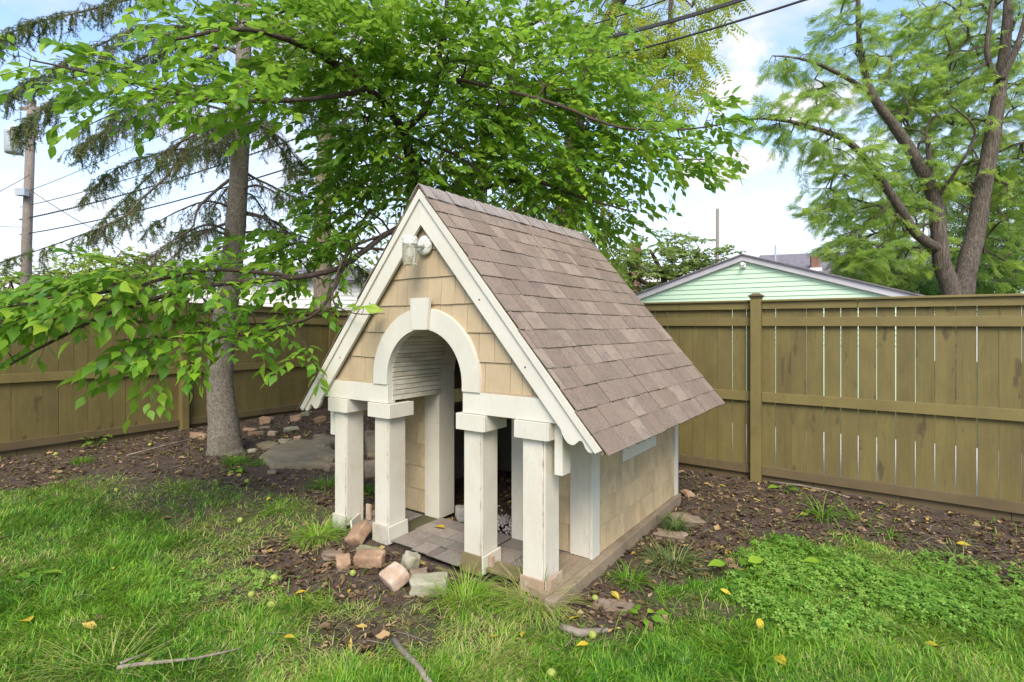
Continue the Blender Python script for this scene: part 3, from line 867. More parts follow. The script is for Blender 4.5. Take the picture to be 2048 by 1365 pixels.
MB().box(AL + .01, DOOR0 - .16, BW, BW + .02, .07, 1.29).obj('front_wall', M_dark, PH)
MB().box(DOOR1 + .15, AR - .02, BW, BW + .02, .07, 1.29).obj('front_wall', M_dark, PH)
strip(AL + .12, DOOR0 - .157, 0.085, 1.33, BW, M_tan_weather, [.11, .14, .2], 0.183)
strip(DOOR1 + .147, AR - .16, 0.085, 1.33, BW, M_tan_weather, [.17, .2, .14], 0.183)
for a0, a1 in ((DOOR0 - .155, DOOR0), (DOOR1, DOOR1 + .145)):
    q = MB(); q.box(a0, a1, BW - .02, BW + .16, .07, 1.215); q.obj('door_jamb', M_white, PH, 0.002)
# doorway arch lining behind the vault
vs = []; fs = []; r1, r2 = RI + .0, RI + .15; nn_ = 21
for y in (BW - .004, BW + .16):
    for r in (r1, r2): vs += [(AC + r * math.cos(t), y, CZ + r * math.sin(t)) for t in np.linspace(0, math.pi, nn_)]
for i in range(nn_ - 1):
    m = nn_; fs += [(i, i + 1, m + i + 1, m + i), (2 * m + i, 3 * m + i, 3 * m + i + 1, 2 * m + i + 1), (i, 2 * m + i, 2 * m + i + 1, i + 1), (m + i, m + i + 1, 3 * m + i + 1, 3 * m + i)]
MB().add(vs, fs).obj('door_arch', M_white_old, PH, 0.001)
MB().box(AR - .16, AR - .016, BW - .03, BW - .012, zP, 1.33).obj('corner_board', M_white, PH, 0.002)
MB().box(AR - .015, AR + .004, BW - .035, BW + .075, zP - .04, 1.33).obj('corner_board', M_white_clean, PH, 0.002)
MB().box(AL, AL + .12, BW - .03, BW - .012, zP, 1.33).obj('corner_board', M_white, PH, 0.002)
MB().box(AR - .015, AR + .004, BB - .085, BB, zP - .04, 1.30).obj('corner_board', M_white_clean, PH, 0.002)
MB().box(AR - .035, AR - .017, BW, BB - .01, .07, 1.31).obj('side_wall', M_dark, PH)
MB().box(AL, AL + .018, BW, 1.12, .07, 1.31).obj('side_wall', M_dark, PH)
MB().box(AL, AL + .018, 1.121, 1.90, .07, 0.80).obj('side_wall', M_grey_panel, PH)
MB().box(AL, AL + .018, 1.901, BB - .01, .07, 1.31).obj('side_wall', M_dark, PH)
MB().box(AL - .02, AL + .03, 1.125, 1.895, .801, .822).obj('window_sill', M_white_old, PH, .002)
strip(BW + .08, 0.985, zP, 1.26, AR - .0165, M_tan_weather, [.07, .1, .13, .16], 0.172, 'x', 1)
strip(0.985, 1.655, zP, 0.605, AR - .0165, M_tan_weather, [.07, .1, .13, .16], 0.172, 'x', 1)
strip(1.655, BB - .087, zP, 1.26, AR - .0165, M_tan_weather, [.07, .1, .13, .16], 0.172, 'x', 1)
MB().box(AR - .0165, AR + .006, 0.99, 1.65, 0.61, 0.79).obj('trim_board', M_white_clean, PH, 0.002)
strip(BW + .02, 1.12, zP, 1.25, AL - .001, M_tan_weather, [.16, .22, .3], 0.172, 'x', -1)
strip(1.12, 1.90, zP, .79, AL - .001, M_tan_weather, [.16, .22, .3], 0.172, 'x', -1)
# rear wall with an opening that looks on to the fence and leaves
BR = 2.13
MB().box(AL + .02, 0.62, BR, BR + .02, .0, 1.35).obj('rear_wall', M_dark, PH)
MB().box(1.20, AR - .036, BR, BR + .02, .0, 1.35).obj('rear_wall', M_dark, PH)
MB().box(0.621, 1.199, BR, BR + .02, .0, 1.35).obj('rear_wall', M_dark, PH)
MB().prism([(AC - .86, 1.352), (AC + .86, 1.352), (AC, 2.37)], BR, BR + .02).obj('rear_gable', M_tan, PH)
MB().box(0.60, 0.62, BR - .02, BR - .001, 0, 1.35).obj('rear_stud', M_timber, PH)
MB().box(1.18, 1.20, BR - .02, BR - .001, 0, 1.35).obj('rear_stud', M_timber, PH)
# brackets beside the end posts
def bracket(a0, a1):
    pr = [(0.03, .735), (0.125, .735), (0.127, .85)] + [(0.127 + .055 * (1 - math.cos(t)), .85 + .062 * math.sin(t)) for t in np.linspace(0.2, math.pi / 2, 6)] + [(0.25, .918), (0.25, 1.03), (0.03, 1.03)]
    MB().prism(pr, a0, a1, 'x').obj('bracket', M_white_clean, PH, 0.002)
bracket(1.886 + .0425, 1.886 + .095); bracket(-.095, -.0425)
# wall lamp on the gable
LP = empty('wall_lamp', (0.955, -0.003, 2.115), 0, PH); LP.scale = (1.2, 1.1, 1.2)
Mx = Matrix.Rotation(math.pi / 2, 4, 'X')
MB().lathe([(0.054, 0.0), (0.056, 0.008), (0.048, 0.016), (0.03, 0.02)], 24, Mx).obj('back_plate', M_enamel, LP, smooth=True)
MB().tube([(0, -0.015, -.005), (0, -0.055, -.004), (0, -0.10, -.012)], [0.015, 0.013, 0.016], 10).obj('arm', M_enamel, LP, smooth=True)
MB().lathe([(0.012, 0.042), (0.038, 0.040), (0.043, 0.03), (0.043, 0.0), (0.039, -0.006)], 20, Matrix.Translation((0, -0.13, -.005))).obj('lamp_cap', M_enamel, LP)
jp = []
for i in range(26):
    z = -0.007 - i * 0.0042; base = 0.041 if i < 18 else 0.0405 - (i - 18) * .0008
    jp.append((base + (0.0018 if i % 3 == 0 else -.0005), z))
jp += [(0.03, -0.117), (0.005, -0.118)]
MB().lathe(jp, 24, Matrix.Translation((0, -0.13, -.005))).obj('glass_jar', M_glass, LP, smooth=True)
MB().lathe([(.004, 0), (.012, -.02), (.018, -.045), (.014, -.06), (.003, -.066)], 12, Matrix.Translation((0, -0.13, -.02))).obj('bulb', M_hwhite, LP, smooth=True)

# ------------------------------------------------------------------ fences
def fence(label, P0, P1, dz_top, dz_mid, dz_bot, posts, seed, cat='fence', gaps=(.005, .0065, .008, .003)):
    """P0 -> P1 seen left to right from the yard; rails on the yard side (local -y)"""
    rr = random.Random(seed)
    P0 = np.array(P0); P1 = np.array(P1); L = float(np.linalg.norm(P1 - P0)); d = (P1 - P0) / L
    ang = math.atan2(d[1], d[0])
    F = empty('fence', (P0[0], P0[1], 0), ang); tag(F, label, cat)
    zt = lambda s: dz_top[0] + (dz_top[1] - dz_top[0]) * s / L
    zm = lambda s: dz_mid[0] + (dz_mid[1] - dz_mid[0]) * s / L
    zb = lambda s: dz_bot[0] + (dz_bot[1] - dz_bot[0]) * s / L
    s = 0.0
    base = {}
    while s < L:
        w = rr.choice([.135, .14, .145]); key = w
        if key not in base:
            base[key] = [MB().box(0, w, 0, .018, 0, 1.0).mesh('fence_board') for _ in range(1)]
            for q in base[key]: q.materials.append(M_fence)
        o = bpy.data.objects.new('fence_board', base[key][0]); COL.objects.link(o); o.parent = F
        z0 = zb(s) + rr.uniform(-.004, .004); z1 = zt(s) - 0.02 + rr.uniform(-.006, 0)
        o.location = (s, rr.uniform(0, .003), z0 + .005); o.scale = (1, 1, z1 - z0); o.rotation_euler = (0, rr.uniform(-.0012, .0012), rr.uniform(-.012, .012))
        s += w + rr.choice(gaps)
    def rail(s0, s1, f, h0, h1, y0, y1, name, mat, ext=0):
        vs = []
        for q in (s0, s1):
            for y in (y0, y1):
                for h in (h0, h1): vs.append((q, y, f(q) + h))
        MB().add(vs, [(0, 1, 3, 2), (4, 6, 7, 5), (0, 4, 5, 1), (2, 3, 7, 6), (0, 2, 6, 4), (1, 5, 7, 3)]).obj(name, mat, F, 0.003)
    edges = [0] + [p for p in posts if 0.01 < p < L] + [L]
    for e0, e1 in zip(edges[:-1], edges[1:]):
        g0 = e0 + (.052 if e0 in posts else .002); g1 = e1 - (.052 if e1 in posts else .002)
        if g1 - g0 < .1: continue
        cut = g0 + (g1 - g0) * rr.uniform(.35, .7)
        rail(g0, cut - .0015, zt, -.087, -.012, -.034, -.001, 'fascia_board', M_rail); rail(cut + .0015, g1, zt, -.088, -.0125, -.034, -.001, 'fascia_board', M_rail)
        rail(g0, g1, zt, -.263, -.172, -.034, -.001, 'rail', M_rail)
        rail(g0, g1, zm, 0, .10, -.034, -.001, 'rail', M_rail)
        rail(g0, g1, zb, -.002, .090, -.034, -.001, 'rail', M_rail_brown)
        q = g0
        while q < g1 - .05:
            w = min(rr.uniform(.25, .9), g1 - q)
            rail(q, q + w - .003, zb, -.16 + rr.uniform(-.01, .01), -.006 + rr.uniform(-.006, 0), .004, .03, 'kick_board', M_rail_brown); q += w
    rail(-.02, L * .47, zt, -.010, .010, -.06, .04, 'cap_rail', M_rail); rail(L * .47 + .002, L + .02, zt, -.010, .010, -.06, .04, 'cap_rail', M_rail)
    for p in posts:
        if not (-.01 <= p <= L + .01): continue
        zz = zt(p) + .045; gx = P0 + d * p; g = float(gz(gx[0], gx[1])) - .12
        po = MB().box(p - .05, p + .05, -.095, .0 - .001, g, zz).obj('fence_post', M_rail, F, 0.005)
        c = MB(); c.box(p - .068, p + .068, -.115, .02, zz, zz + .012)
        c.add([(p - .062, -.108, zz + .0125), (p + .062, -.108, zz + .0125), (p + .062, .013, zz + .0125), (p - .062, .013, zz + .0125), (p - .03, -.078, zz + .034), (p + .03, -.078, zz + .034), (p + .03, -.018, zz + .034), (p - .03, -.018, zz + .034)],
              [(3, 2, 1, 0), (4, 5, 6, 7), (0, 1, 5, 4), (1, 2, 6, 5), (2, 3, 7, 6), (3, 0, 4, 7)])
        c.box(p - .058, p + .058, -.103, .008, zz - .018, zz - .0005)
        c.obj('post_cap', M_rail_brown, po, 0.002)
    return F


FT = 0.627; fd = np.array([math.cos(FT), -math.sin(FT)]); FP = np.array([2.57, 5.70]); FC = FP + fd * -7.22
fence('olive wooden privacy fence along the back of the yard behind the playhouse', FC, FP + fd * 3.6, (1.855, 1.835), (.80, .79), (.05, .03), [0.0, 2.32, 4.77, 7.22, 9.67], 3)
ld = np.array([.5105, .8599])
fence('shaded olive wooden fence on the left behind the spruce trunk', FC - ld * 6.2, FC + np.array([-.06, -.12]), (1.96, 1.865), (.975, .875), (.23, .15), [1.1, 3.533, 6.13], 4, gaps=(.001, .002, .0015, .006, .002))

# ------------------------------------------------------------------ buildings beyond the fence
def garage():
    P = np.array([.4255 * 12, 12.0]); g = empty('garage', (P[0], P[1], 0), -FT)
    tag(g, 'pale green vinyl sided garage gable rising over the right fence', 'garage')
    W = 3.05; ev = 2.155; ap = 3.165; sl = (ap - ev) / 3.157
    z = 1.2; c = 0
    while z < ap - .10:
        z1 = z + 0.102
        hw0 = min(W, (ap - .06 - z) / sl); hw1 = min(W, (ap - .06 - z1) / sl)
        if hw1 < .02: hw1 = .02
        MB().add([(-hw0, -.018, z), (hw0, -.018, z), (hw1, -.002, z1), (-hw1, -.002, z1), (-hw0, .0, z), (hw0, .0, z)], [(0, 1, 2, 3), (4, 5, 1, 0), (3, 2, 5, 4)]).obj('siding_board', M_siding, g)
        z = z1
    MB().prism([(-W, 0), (W, 0), (W, ev), (0, ap - .05), (-W, ev)], .002, 6.0).obj('wall', M_siding, g)
    for sg in (1, -1):
        MB().prism([(0, ap - .03), (sg * 3.2, ap - .03 - 3.2 * sl), (sg * 3.2, ap - .17 - 3.2 * sl), (0, ap - .15)], -.09, -.02).obj('rake_board', M_gtrim, g)
        MB().prism([(0, ap), (sg * 3.27, ap - 3.27 * sl), (sg * 3.27, ap - .028 - 3.27 * sl), (0, ap - .028)], -.13, 6.2).obj('roof', M_asph, g)
    f = MB(); f.lathe([(0.02, 0), (0.035, 0.03), (0.04, .10), (0.038, .105)], 12, Matrix.Translation((0.02, -.10, ap - .26)) @ Matrix.Rotation(math.radians(70), 4, 'X'))
    f.box(-.04, .06, -.06, -.021, ap - .30, ap - .20); f.obj('flood_light', M_hwhite, g)


garage()


def far_house():
    Pc = pix(1620, 500, 26); g = empty('house', (Pc[0], Pc[1], 0), -0.35)
    tag(g, 'house with grey shingled roof and brick chimney behind the green garage', 'house')
    rz_ = 1.58 + (CY - 489) / FPX * 26
    MB().box(-2.4, 9, 0.4, 8, 0, rz_ - 1.5).obj('wall', M_hwall, g)
    MB().add([(-1.9, 3.6, rz_), (9, 3.6, rz_), (9, 0, rz_ - 1.55), (-2.7, 0, rz_ - 1.55), (-1.9, 4.4, rz_ - .02), (9, 4.4, rz_ - .02), (9, 8.2, rz_ - 1.55), (-2.7, 8.2, rz_ - 1.55), (-2.7, 0, rz_ - 1.68), (9, 0, rz_ - 1.68)],
             [(0, 3, 2, 1), (4, 5, 6, 7), (0, 1, 5, 4), (0, 4, 7, 3), (3, 8, 9, 2)]).obj('roof', M_asph, g)
    q = MB().box(.20, .56, .9, 1.3, rz_ - 1.6, rz_ - .45).obj('chimney', M_hbrick, g)
    MB().box(.12, .64, .8, 1.4, rz_ - 1.75, rz_ - 1.05).obj('chimney_flashing', M_hwhite, g)
    MB().lathe([(.045, rz_ - .8), (.045, rz_ + .28)], 10, Matrix.Translation((-1.3, 1.9, 0))).obj('vent_pipe', M_steel, g)
    for k_ in range(4):
        wnd = MB().box(.9 + k_ * 1.8, 1.9 + k_ * 1.8, .36, .399, rz_ - 3.0, rz_ - 2.0).obj('window', M_hwhite, g)
        MB().box(.98 + k_ * 1.8, 1.82 + k_ * 1.8, .34, .359, rz_ - 2.92, rz_ - 2.08).obj('pane', M_black, wnd)


far_house()


def white_garage():
    Pc = pix(560, 600, 16); g = empty('garage', (Pc[0], Pc[1], 0), 0.25)
    tag(g, 'white sided outbuilding glimpsed beyond the corner of the two fences', 'garage')
    for i in range(14): MB().add([(-3.2, -.02, 1.2 + i * .13), (3.0, -.02, 1.2 + i * .13), (3.0, 0, 1.33 + i * .13), (-3.2, 0, 1.33 + i * .13)], [(0, 1, 2, 3)]).obj('siding_board', M_hwhite, g)
    MB().box(-3.2, 3.0, .002, 5, 0, 3.0).obj('wall', M_hwhite, g)
    MB().add([(-3.5, -.3, 2.95), (3.3, -.3, 2.95), (3.3, 2.5, 3.6), (-3.5, 2.5, 3.6), (-3.5, 5.3, 2.95), (3.3, 5.3, 2.95)], [(0, 1, 2, 3), (3, 2, 5, 4)]).obj('roof', M_asph, g)


white_garage()
Pc = pix(1270, 520, 34); g = empty('house', (Pc[0], Pc[1], 0)); tag(g, 'distant house of which a brick chimney top shows over the dogwood', 'house')
zc = H + (CY - 488) / FPX * 34
MB().box(-.3, .3, -.3, .3, 2, zc - .12).obj('chimney', M_hbrick, g); MB().box(-.38, .38, -.38, .38, zc - .118, zc).obj('chimney_cap', M_hbrick, g)
MB().prism([(-4, 0), (4, 0), (4, zc - 2.6), (0, zc - 1.0), (-4, zc - 2.6)], .5, 8).obj('wall', M_hwhite, g)
MB().add([(-4.3, .2, zc - 2.7), (0, .2, zc - .9), (4.3, .2, zc - 2.7), (-4.3, 8.3, zc - 2.7), (0, 8.3, zc - .9), (4.3, 8.3, zc - 2.7)], [(0, 1, 4, 3), (1, 2, 5, 4)]).obj('roof', M_asph, g)

# paved service alley beyond the back fence
al = MB(); q0 = FC + np.array([fd[1], -fd[0]]) * -.25; 
nn2 = np.array([-fd[1], fd[0]])
P4 = [FC + fd * -3 + nn2 * .22, FC + fd * 16 + nn2 * .22, FC + fd * 16 + nn2 * 3.1, FC + fd * -3 + nn2 * 3.1]
vs_ = []; fs_ = []
for i in range(40):
    for j in range(8):
        p = FC + fd * (-3 + 19 * i / 39) + nn2 * (.22 + 2.9 * j / 7); vs_.append((p[0], p[1], float(gz(p[0], p[1])) + .05))
fs_ = [(i * 8 + j, i * 8 + j + 1, (i + 1) * 8 + j + 1, (i + 1) * 8 + j) for i in range(39) for j in range(7)]
o = al.add(vs_, fs_).obj('alley', m_simple('pale_concrete', (.62, .60, .56), .9, 8, .25)); o['kind'] = 'structure'

# utility poles and cables
Pp = pix(50, 560, 16)
up = empty('utility_pole', (Pp[0], Pp[1], 0)); tag(up, 'weathered wooden utility pole with grey transformer at far left', 'utility pole')
tp = pix(64, 200, 16)
MB().tube([(0, 0, 0), (.05, 0, 4), (tp[0] - Pp[0], 0, tp[2])], [.14, .125, .105], 12).obj('pole', M_pole, up, smooth=True)
tr_ = pix(48, 290, 16) - Pp * np.array([1, 1, 0])
q = MB().lathe([(.05, .33), (.19, .32), (.20, .28), (.20, -.28), (.18, -.33), (.05, -.34)], 16, Matrix.Translation((tr_[0] - .12, -.22, tr_[2]))).obj('transformer', M_steel, up, smooth=True)
for dx in (-.08, .08): MB().lathe([(.03, 0), (.045, .05), (.03, .08), (.045, .11), (.02, .17)], 8, Matrix.Translation((tr_[0] - .12 + dx, -.22, tr_[2] + .33))).obj('insulator', M_hwhite, q)
MB().box(-.12, 1.3, -.08, -.02, tr_[2] + 1.0, tr_[2] + 1.09).obj('crossarm', M_pole, up)
MB().box(-.03, .25, -.30, -.14, tr_[2] - 1.55, tr_[2] - 1.35).obj('junction_box', M_steel, up)
Pq = pix(1435, 500, 30); pq = empty('utility_pole', (Pq[0], Pq[1], 0)); tag(pq, 'thin bare pole standing behind the green garage left of its peak', 'utility pole')
MB().tube([(0, 0, 0), (0, 0, H + (CY - 418) / FPX * 30)], [.11, .085], 8).obj('pole', M_pole, pq, smooth=True)


def cable(pts, r, label, group=None, wrap=False):
    P = [pix(*p) for p in pts]; out = []
    for i in range(len(P) - 1):
        for t in np.linspace(0, 1, 9)[:-1]:
            p = P[i] * (1 - t) + P[i + 1] * t; p = p - np.array([0, 0, 4 * t * (1 - t) * .012 * np.linalg.norm(P[i + 1] - P[i])]); out.append(p)
    out.append(P[-1])
    m = MB().tube(out, r, 6)
    if wrap:
        n_ = len(out)
        for i in range(n_ - 1):
            for t in np.linspace(0, 1, 14)[:-1]:
                p = out[i] * (1 - t) + out[i + 1] * t; M = Matrix.Translation(Vector(p)); m.box(-.006, .006, -r * 1.35, r * 1.35, -r * 1.35, r * 1.8, M)
    o = m.obj('cable', M_black, None, smooth=not wrap); tag(o, label, 'cable', group)


cable([(40, 470, 16.2), (600, 330, 11), (1155, 130, 7.8), (1610, 0, 6.55), (2300, -210, 5.2)], .015, 'lowest thick black overhead cable crossing the sky at upper right')
cable([(40, 440, 16.2), (600, 275, 11), (1230, 72, 7.8), (1490, -2, 6.9), (2300, -250, 5.4)], .014, 'middle wrapped black overhead cable between two plain ones', wrap=True)
cable([(40, 415, 16.2), (600, 240, 11), (1140, 62, 8), (1345, -5, 7.2), (2200, -300, 5.4)], .010, 'highest black overhead cable of those leaving the frame top')
cable([(50, 385, 15.9), (250, 300, 15.4), (500, 190, 14)], .008, 'thin wire rising right from the left utility pole')
cable([(60, 350, 15.9), (-200, 480, 12)], .008, 'thin wire dropping to the left edge from the utility pole')
cable([(55, 505, 15.9), (-250, 600, 11)], .014, 'thick lower wire leaving the frame left of the pole')
cable([(60, 380, 15.9), (180, 455, 15), (330, 560, 14)], .009, 'thin wire sagging down right from the utility pole')
cable([(55, 455, 16), (-200, 440, 15)], .007, 'nearly level thin wire left of the utility pole')

# ------------------------------------------------------------------ trees
LEAF_V = np.array([(0, 0, 0), (-.20, .26, .035), (0, .28, 0), (.20, .26, .035), (-.245, .52, .03), (0, .55, -.02), (.245, .52, .03), (-.12, .80, -.02), (0, .80, -.07), (.12, .80, -.02), (0, 1.06, -.15)], float)
LEAF_F = np.array([(0, 2, 1), (0, 3, 2), (1, 2, 5), (1, 5, 4), (2, 3, 6), (2, 6, 5), (4, 5, 8), (4, 8, 7), (5, 6, 9), (5, 9, 8), (7, 8, 10), (8, 9, 10)])
LEAF_V2 = np.array([(0, 0, 0), (-.24, .42, .03), (0, .45, -.01), (.24, .42, .03), (0, 1.0, -.12)], float)
LEAF_F2 = np.array([(0, 2, 1), (0, 3, 2), (1, 2, 4), (2, 3, 4)])


LEAF_V[:, 0] *= 1.18


class Tree:
    def __init__(s, name, label, base, cat='tree'):
        s.e = empty(name, tuple(base)); tag(s.e, label, cat); s.base = np.array(base, float)
        s.nodes = []; s.rad = []; s.par = []; s.limbs = []; s.thin = []

    def limb(s, pts, rad, sub=6):
        """pts world points; smooth resample"""
        P = np.array(pts, float); n = len(P); out = []; rr = []
        for i in range(n - 1):
            p0 = P[max(i - 1, 0)]; p1 = P[i]; p2 = P[i + 1]; p3 = P[min(i + 2, n - 1)]
            for t in np.linspace(0, 1, sub, endpoint=False):
                out.append(.5 * ((2 * p1) + (-p0 + p2) * t + (2 * p0 - 5 * p1 + 4 * p2 - p3) * t * t + (-p0 + 3 * p1 - 3 * p2 + p3) * t ** 3))
                rr.append(rad[i] * (1 - t) + rad[i + 1] * t)
        out.append(P[-1]); rr.append(rad[-1]); out = np.array(out)
        ra = np.array(rr)[:, None]; out += RNG.normal(0, 1, out.shape) * np.where(ra > .04, ra * .022, ra * .12)
        s.limbs.append((out, rr))
        for p, r in zip(out, rr): s.nodes.append(p); s.rad.append(r)
        return out

    def grow(s, targets, maxr=.010, minr=.0022, droop=.04):
        """join every target point to the closest wood already there"""
        T = np.array(targets)
        N = np.array(s.nodes); d0 = np.min(np.linalg.norm(T[:, None] - N[None], axis=2), axis=1); T = T[np.argsort(d0)]
        pos = list(N); parent = [-1] * len(pos); m0 = len(pos); arr = np.zeros((len(pos) + len(T) * 2, 3)); arr[:len(pos)] = N; cnt = len(pos)
        edges = []; use = np.zeros(len(arr))
        par = np.full(len(arr), -1)
        for p in T:
            dd = np.linalg.norm(arr[:cnt] - p, axis=1); j = int(np.argmin(dd))
            arr[cnt] = p; par[cnt] = j; edges.append((j, cnt)); cnt += 1
        w = np.zeros(len(arr))
        for i in range(cnt - 1, m0 - 1, -1):
            w[i] += 1; w[par[i]] += w[i]
        for j, i in edges:
            a, b = arr[j], arr[i]; L = np.linalg.norm(b - a)
            if L < 1e-4: continue
            mid = (a + b) / 2 + RNG.normal(0, .06, 3) * L + np.array([0, 0, droop * L])
            r1 = min(maxr, minr * w[i] ** .5); r0 = min(maxr, minr * w[j] ** .5) if j >= m0 else min(maxr, r1 * 1.15)
            s.thin.append(([a, mid, b], [max(r0, r1), (r0 + r1) / 2, r1]))
        dirs = nrm(arr[m0:cnt] - arr[par[m0:cnt]])
        return arr[m0:cnt], dirs

    def finish(s, mat, k=9, kt=4):
        first = True
        for P, r in s.limbs:
            m = MB().tube(P - s.base, r, k if max(r) > .02 else 6).obj('trunk' if first else 'limb', mat, s.e, smooth=True); first = False
        if s.thin:
            m = MB()
            for P, r in s.thin: m.tube([p - s.base for p in P], r, kt)
            me = bpy.data.meshes.new('twigs'); me.from_pydata(m.v, [], m.f); me.update()
            o = link('twigs', me, s.e, mat); o['kind'] = 'stuff'


def sprays(tips, dirs, nl, twig_len, leaf, spread=.95, sag=.28, T=None, thinr=.0022, lean=.20, chaos=.38):
    """leafy shoots: returns leaf frames, sizes, positions; adds shoots to tree T"""
    R = []; S = []; P = []; K = []
    for p, d in zip(tips, dirs):
        L = twig_len * RNG.uniform(.7, 1.25); d = d + RNG.normal(0, .35, 3); d[2] = d[2] * .5 - RNG.uniform(0, .25); d /= np.linalg.norm(d)
        side = np.cross(d, (0, 0, 1.0)); side /= np.linalg.norm(side) + 1e-9
        n_ = int(nl * RNG.uniform(.7, 1.3)); k_ = RNG.random() 
        pts = []
        for i in range(4):
            t = i / 3; pts.append(p + d * L * t + np.array([0, 0, -sag * L * t * t]))
        if T is not None: T.thin.append((pts, [thinr, thinr * .9, thinr * .7, thinr * .4]))
        for i in range(n_):
            t = (i + .6) / n_; q = p + d * L * t + np.array([0, 0, -sag * L * t * t]); sg = 1 if i % 2 else -1
            ax = side * sg * spread * (1 - t * .55) + d * (.45 + .6 * t) + np.array([0, 0, -lean]) + RNG.normal(0, .26, 3)
            upv = np.array([0, 0, 1.0]) + side * sg * .25 + RNG.normal(0, chaos, 3)
            R.append((ax, upv)); S.append(leaf * RNG.uniform(.6, 1.15)); P.append(q + ax * .01); K.append(np.clip(k_ * .5 + RNG.random() * .5, 0, 1))
    A = np.array([r[0] for r in R]); B = np.array([r[1] for r in R])
    return frames(A, B), np.array(S), np.array(P), np.array(K)


def blob_points(blobs):
    out = []
    for (px, py, Y, rx, ry, rd, n_) in blobs:
        c = pix(px, py, Y); u = RNG.normal(0, 1, (n_, 3)); u = nrm(u) * RNG.uniform(0.1, 1, (n_, 1)) ** .45
        out.append(c + u * np.array([rx / FPX * Y, rd, ry / FPX * Y]))
    return np.concatenate(out)


# --- broadleaf tree behind the playhouse, its limbs reaching over the yard
base = np.array([-.85, 6.35, float(gz(-.85, 6.35)) - .05])
T = Tree('broadleaf_tree', 'large leafy green tree behind the playhouse with limbs over the yard', base)
T.limb([base, pix(835, 620, 6.3), pix(828, 450, 6.2), pix(822, 330, 6.1), pix(806, 262, 6.0)], [.10, .085, .07, .062, .055])
T.limb([pix(806, 262, 6.0), pix(775, 215, 5.7), pix(735, 178, 5.4), pix(640, 110, 4.9), pix(500, 60, 4.3), pix(350, 80, 3.9)], [.052, .045, .035, .028, .018, .010])
T.limb([pix(806, 262, 6.0), pix(848, 225, 6.0), pix(872, 170, 5.9), pix(882, 90, 5.7), pix(896, -20, 5.5), pix(900, -150, 5.4)], [.04, .032, .03, .028, .022, .015])
T.limb([base, pix(900, 560, 6.7), pix(905, 392, 6.8), pix(950, 345, 6.9), pix(985, 255, 7.0), pix(1010, 190, 7.0), pix(1040, 60, 6.8)], [.11, .09, .075, .065, .055, .045, .03])
T.limb([pix(895, 395, 6.6), pix(880, 360, 6.5), pix(870, 340, 6.4), pix(820, 300, 6.0)], [.04, .03, .022, .015])
T.limb([pix(905, 392, 6.7), pix(985, 372, 6.4), pix(1060, 360, 6.1), pix(1160, 395, 5.8), pix(1270, 425, 5.6)], [.035, .028, .02, .014, .007])
T.limb([pix(830, 280, 6.1), pix(890, 300, 5.8), pix(935, 325, 5.6), pix(960, 345, 5.5)], [.022, .018, .012, .008])
T.limb([pix(875, 155, 5.9), pix(940, 165, 5.5), pix(1100, 205, 5.2), pix(1240, 255, 5.0), pix(1380, 258, 4.9), pix(1490, 240, 4.9)], [.024, .02, .016, .012, .008, .004])
T.limb([pix(1010, 190, 7.0), pix(1100, 235, 6.6), pix(1210, 300, 6.3), pix(1330, 315, 6.1), pix(1410, 320, 6.0)], [.03, .024, .016, .01, .005])
T.limb([pix(735, 178, 5.4), pix(690, 190, 5.0), pix(600, 200, 4.5), pix(420, 200, 4.0), pix(240, 160, 3.7), pix(60, 120, 3.5)], [.026, .022, .018, .014, .009, .005])
# low limb sweeping forward to the left side of the yard
T.limb([pix(828, 440, 6.2), pix(770, 470, 5.7), pix(690, 530, 5.0), pix(600, 555, 4.5), pix(430, 570, 4.1), pix(250, 615, 3.8), pix(110, 680, 3.5), pix(20, 730, 3.3)], [.034, .03, .026, .022, .02, .015, .010, .006])
T.limb([pix(690, 530, 5.0), pix(640, 620, 4.6), pix(560, 655, 4.3), pix(480, 672, 4.1), pix(330, 676, 3.9), pix(240, 680, 3.8)], [.018, .014, .010, .008, .006, .003])
T.limb([pix(600, 555, 4.5), pix(420, 540, 4.2), pix(240, 580, 3.7), pix(80, 600, 3.4), pix(-80, 640, 3.2)], [.018, .015, .011, .008, .005])
T.limb([pix(770, 470, 5.7), pix(700, 500, 5.0), pix(665, 590, 4.3), pix(700, 625, 3.9), pix(770, 628, 3.7)], [.016, .012, .008, .005, .002])
T.limb([pix(735, 178, 5.4), pix(600, 20, 5.2), pix(460, -60, 5.0), pix(250, -90, 4.6)], [.026, .022, .018, .012])
T.limb([pix(1040, 60, 6.8), pix(1150, 0, 6.5), pix(1280, -80, 6.2)], [.028, .02, .012])
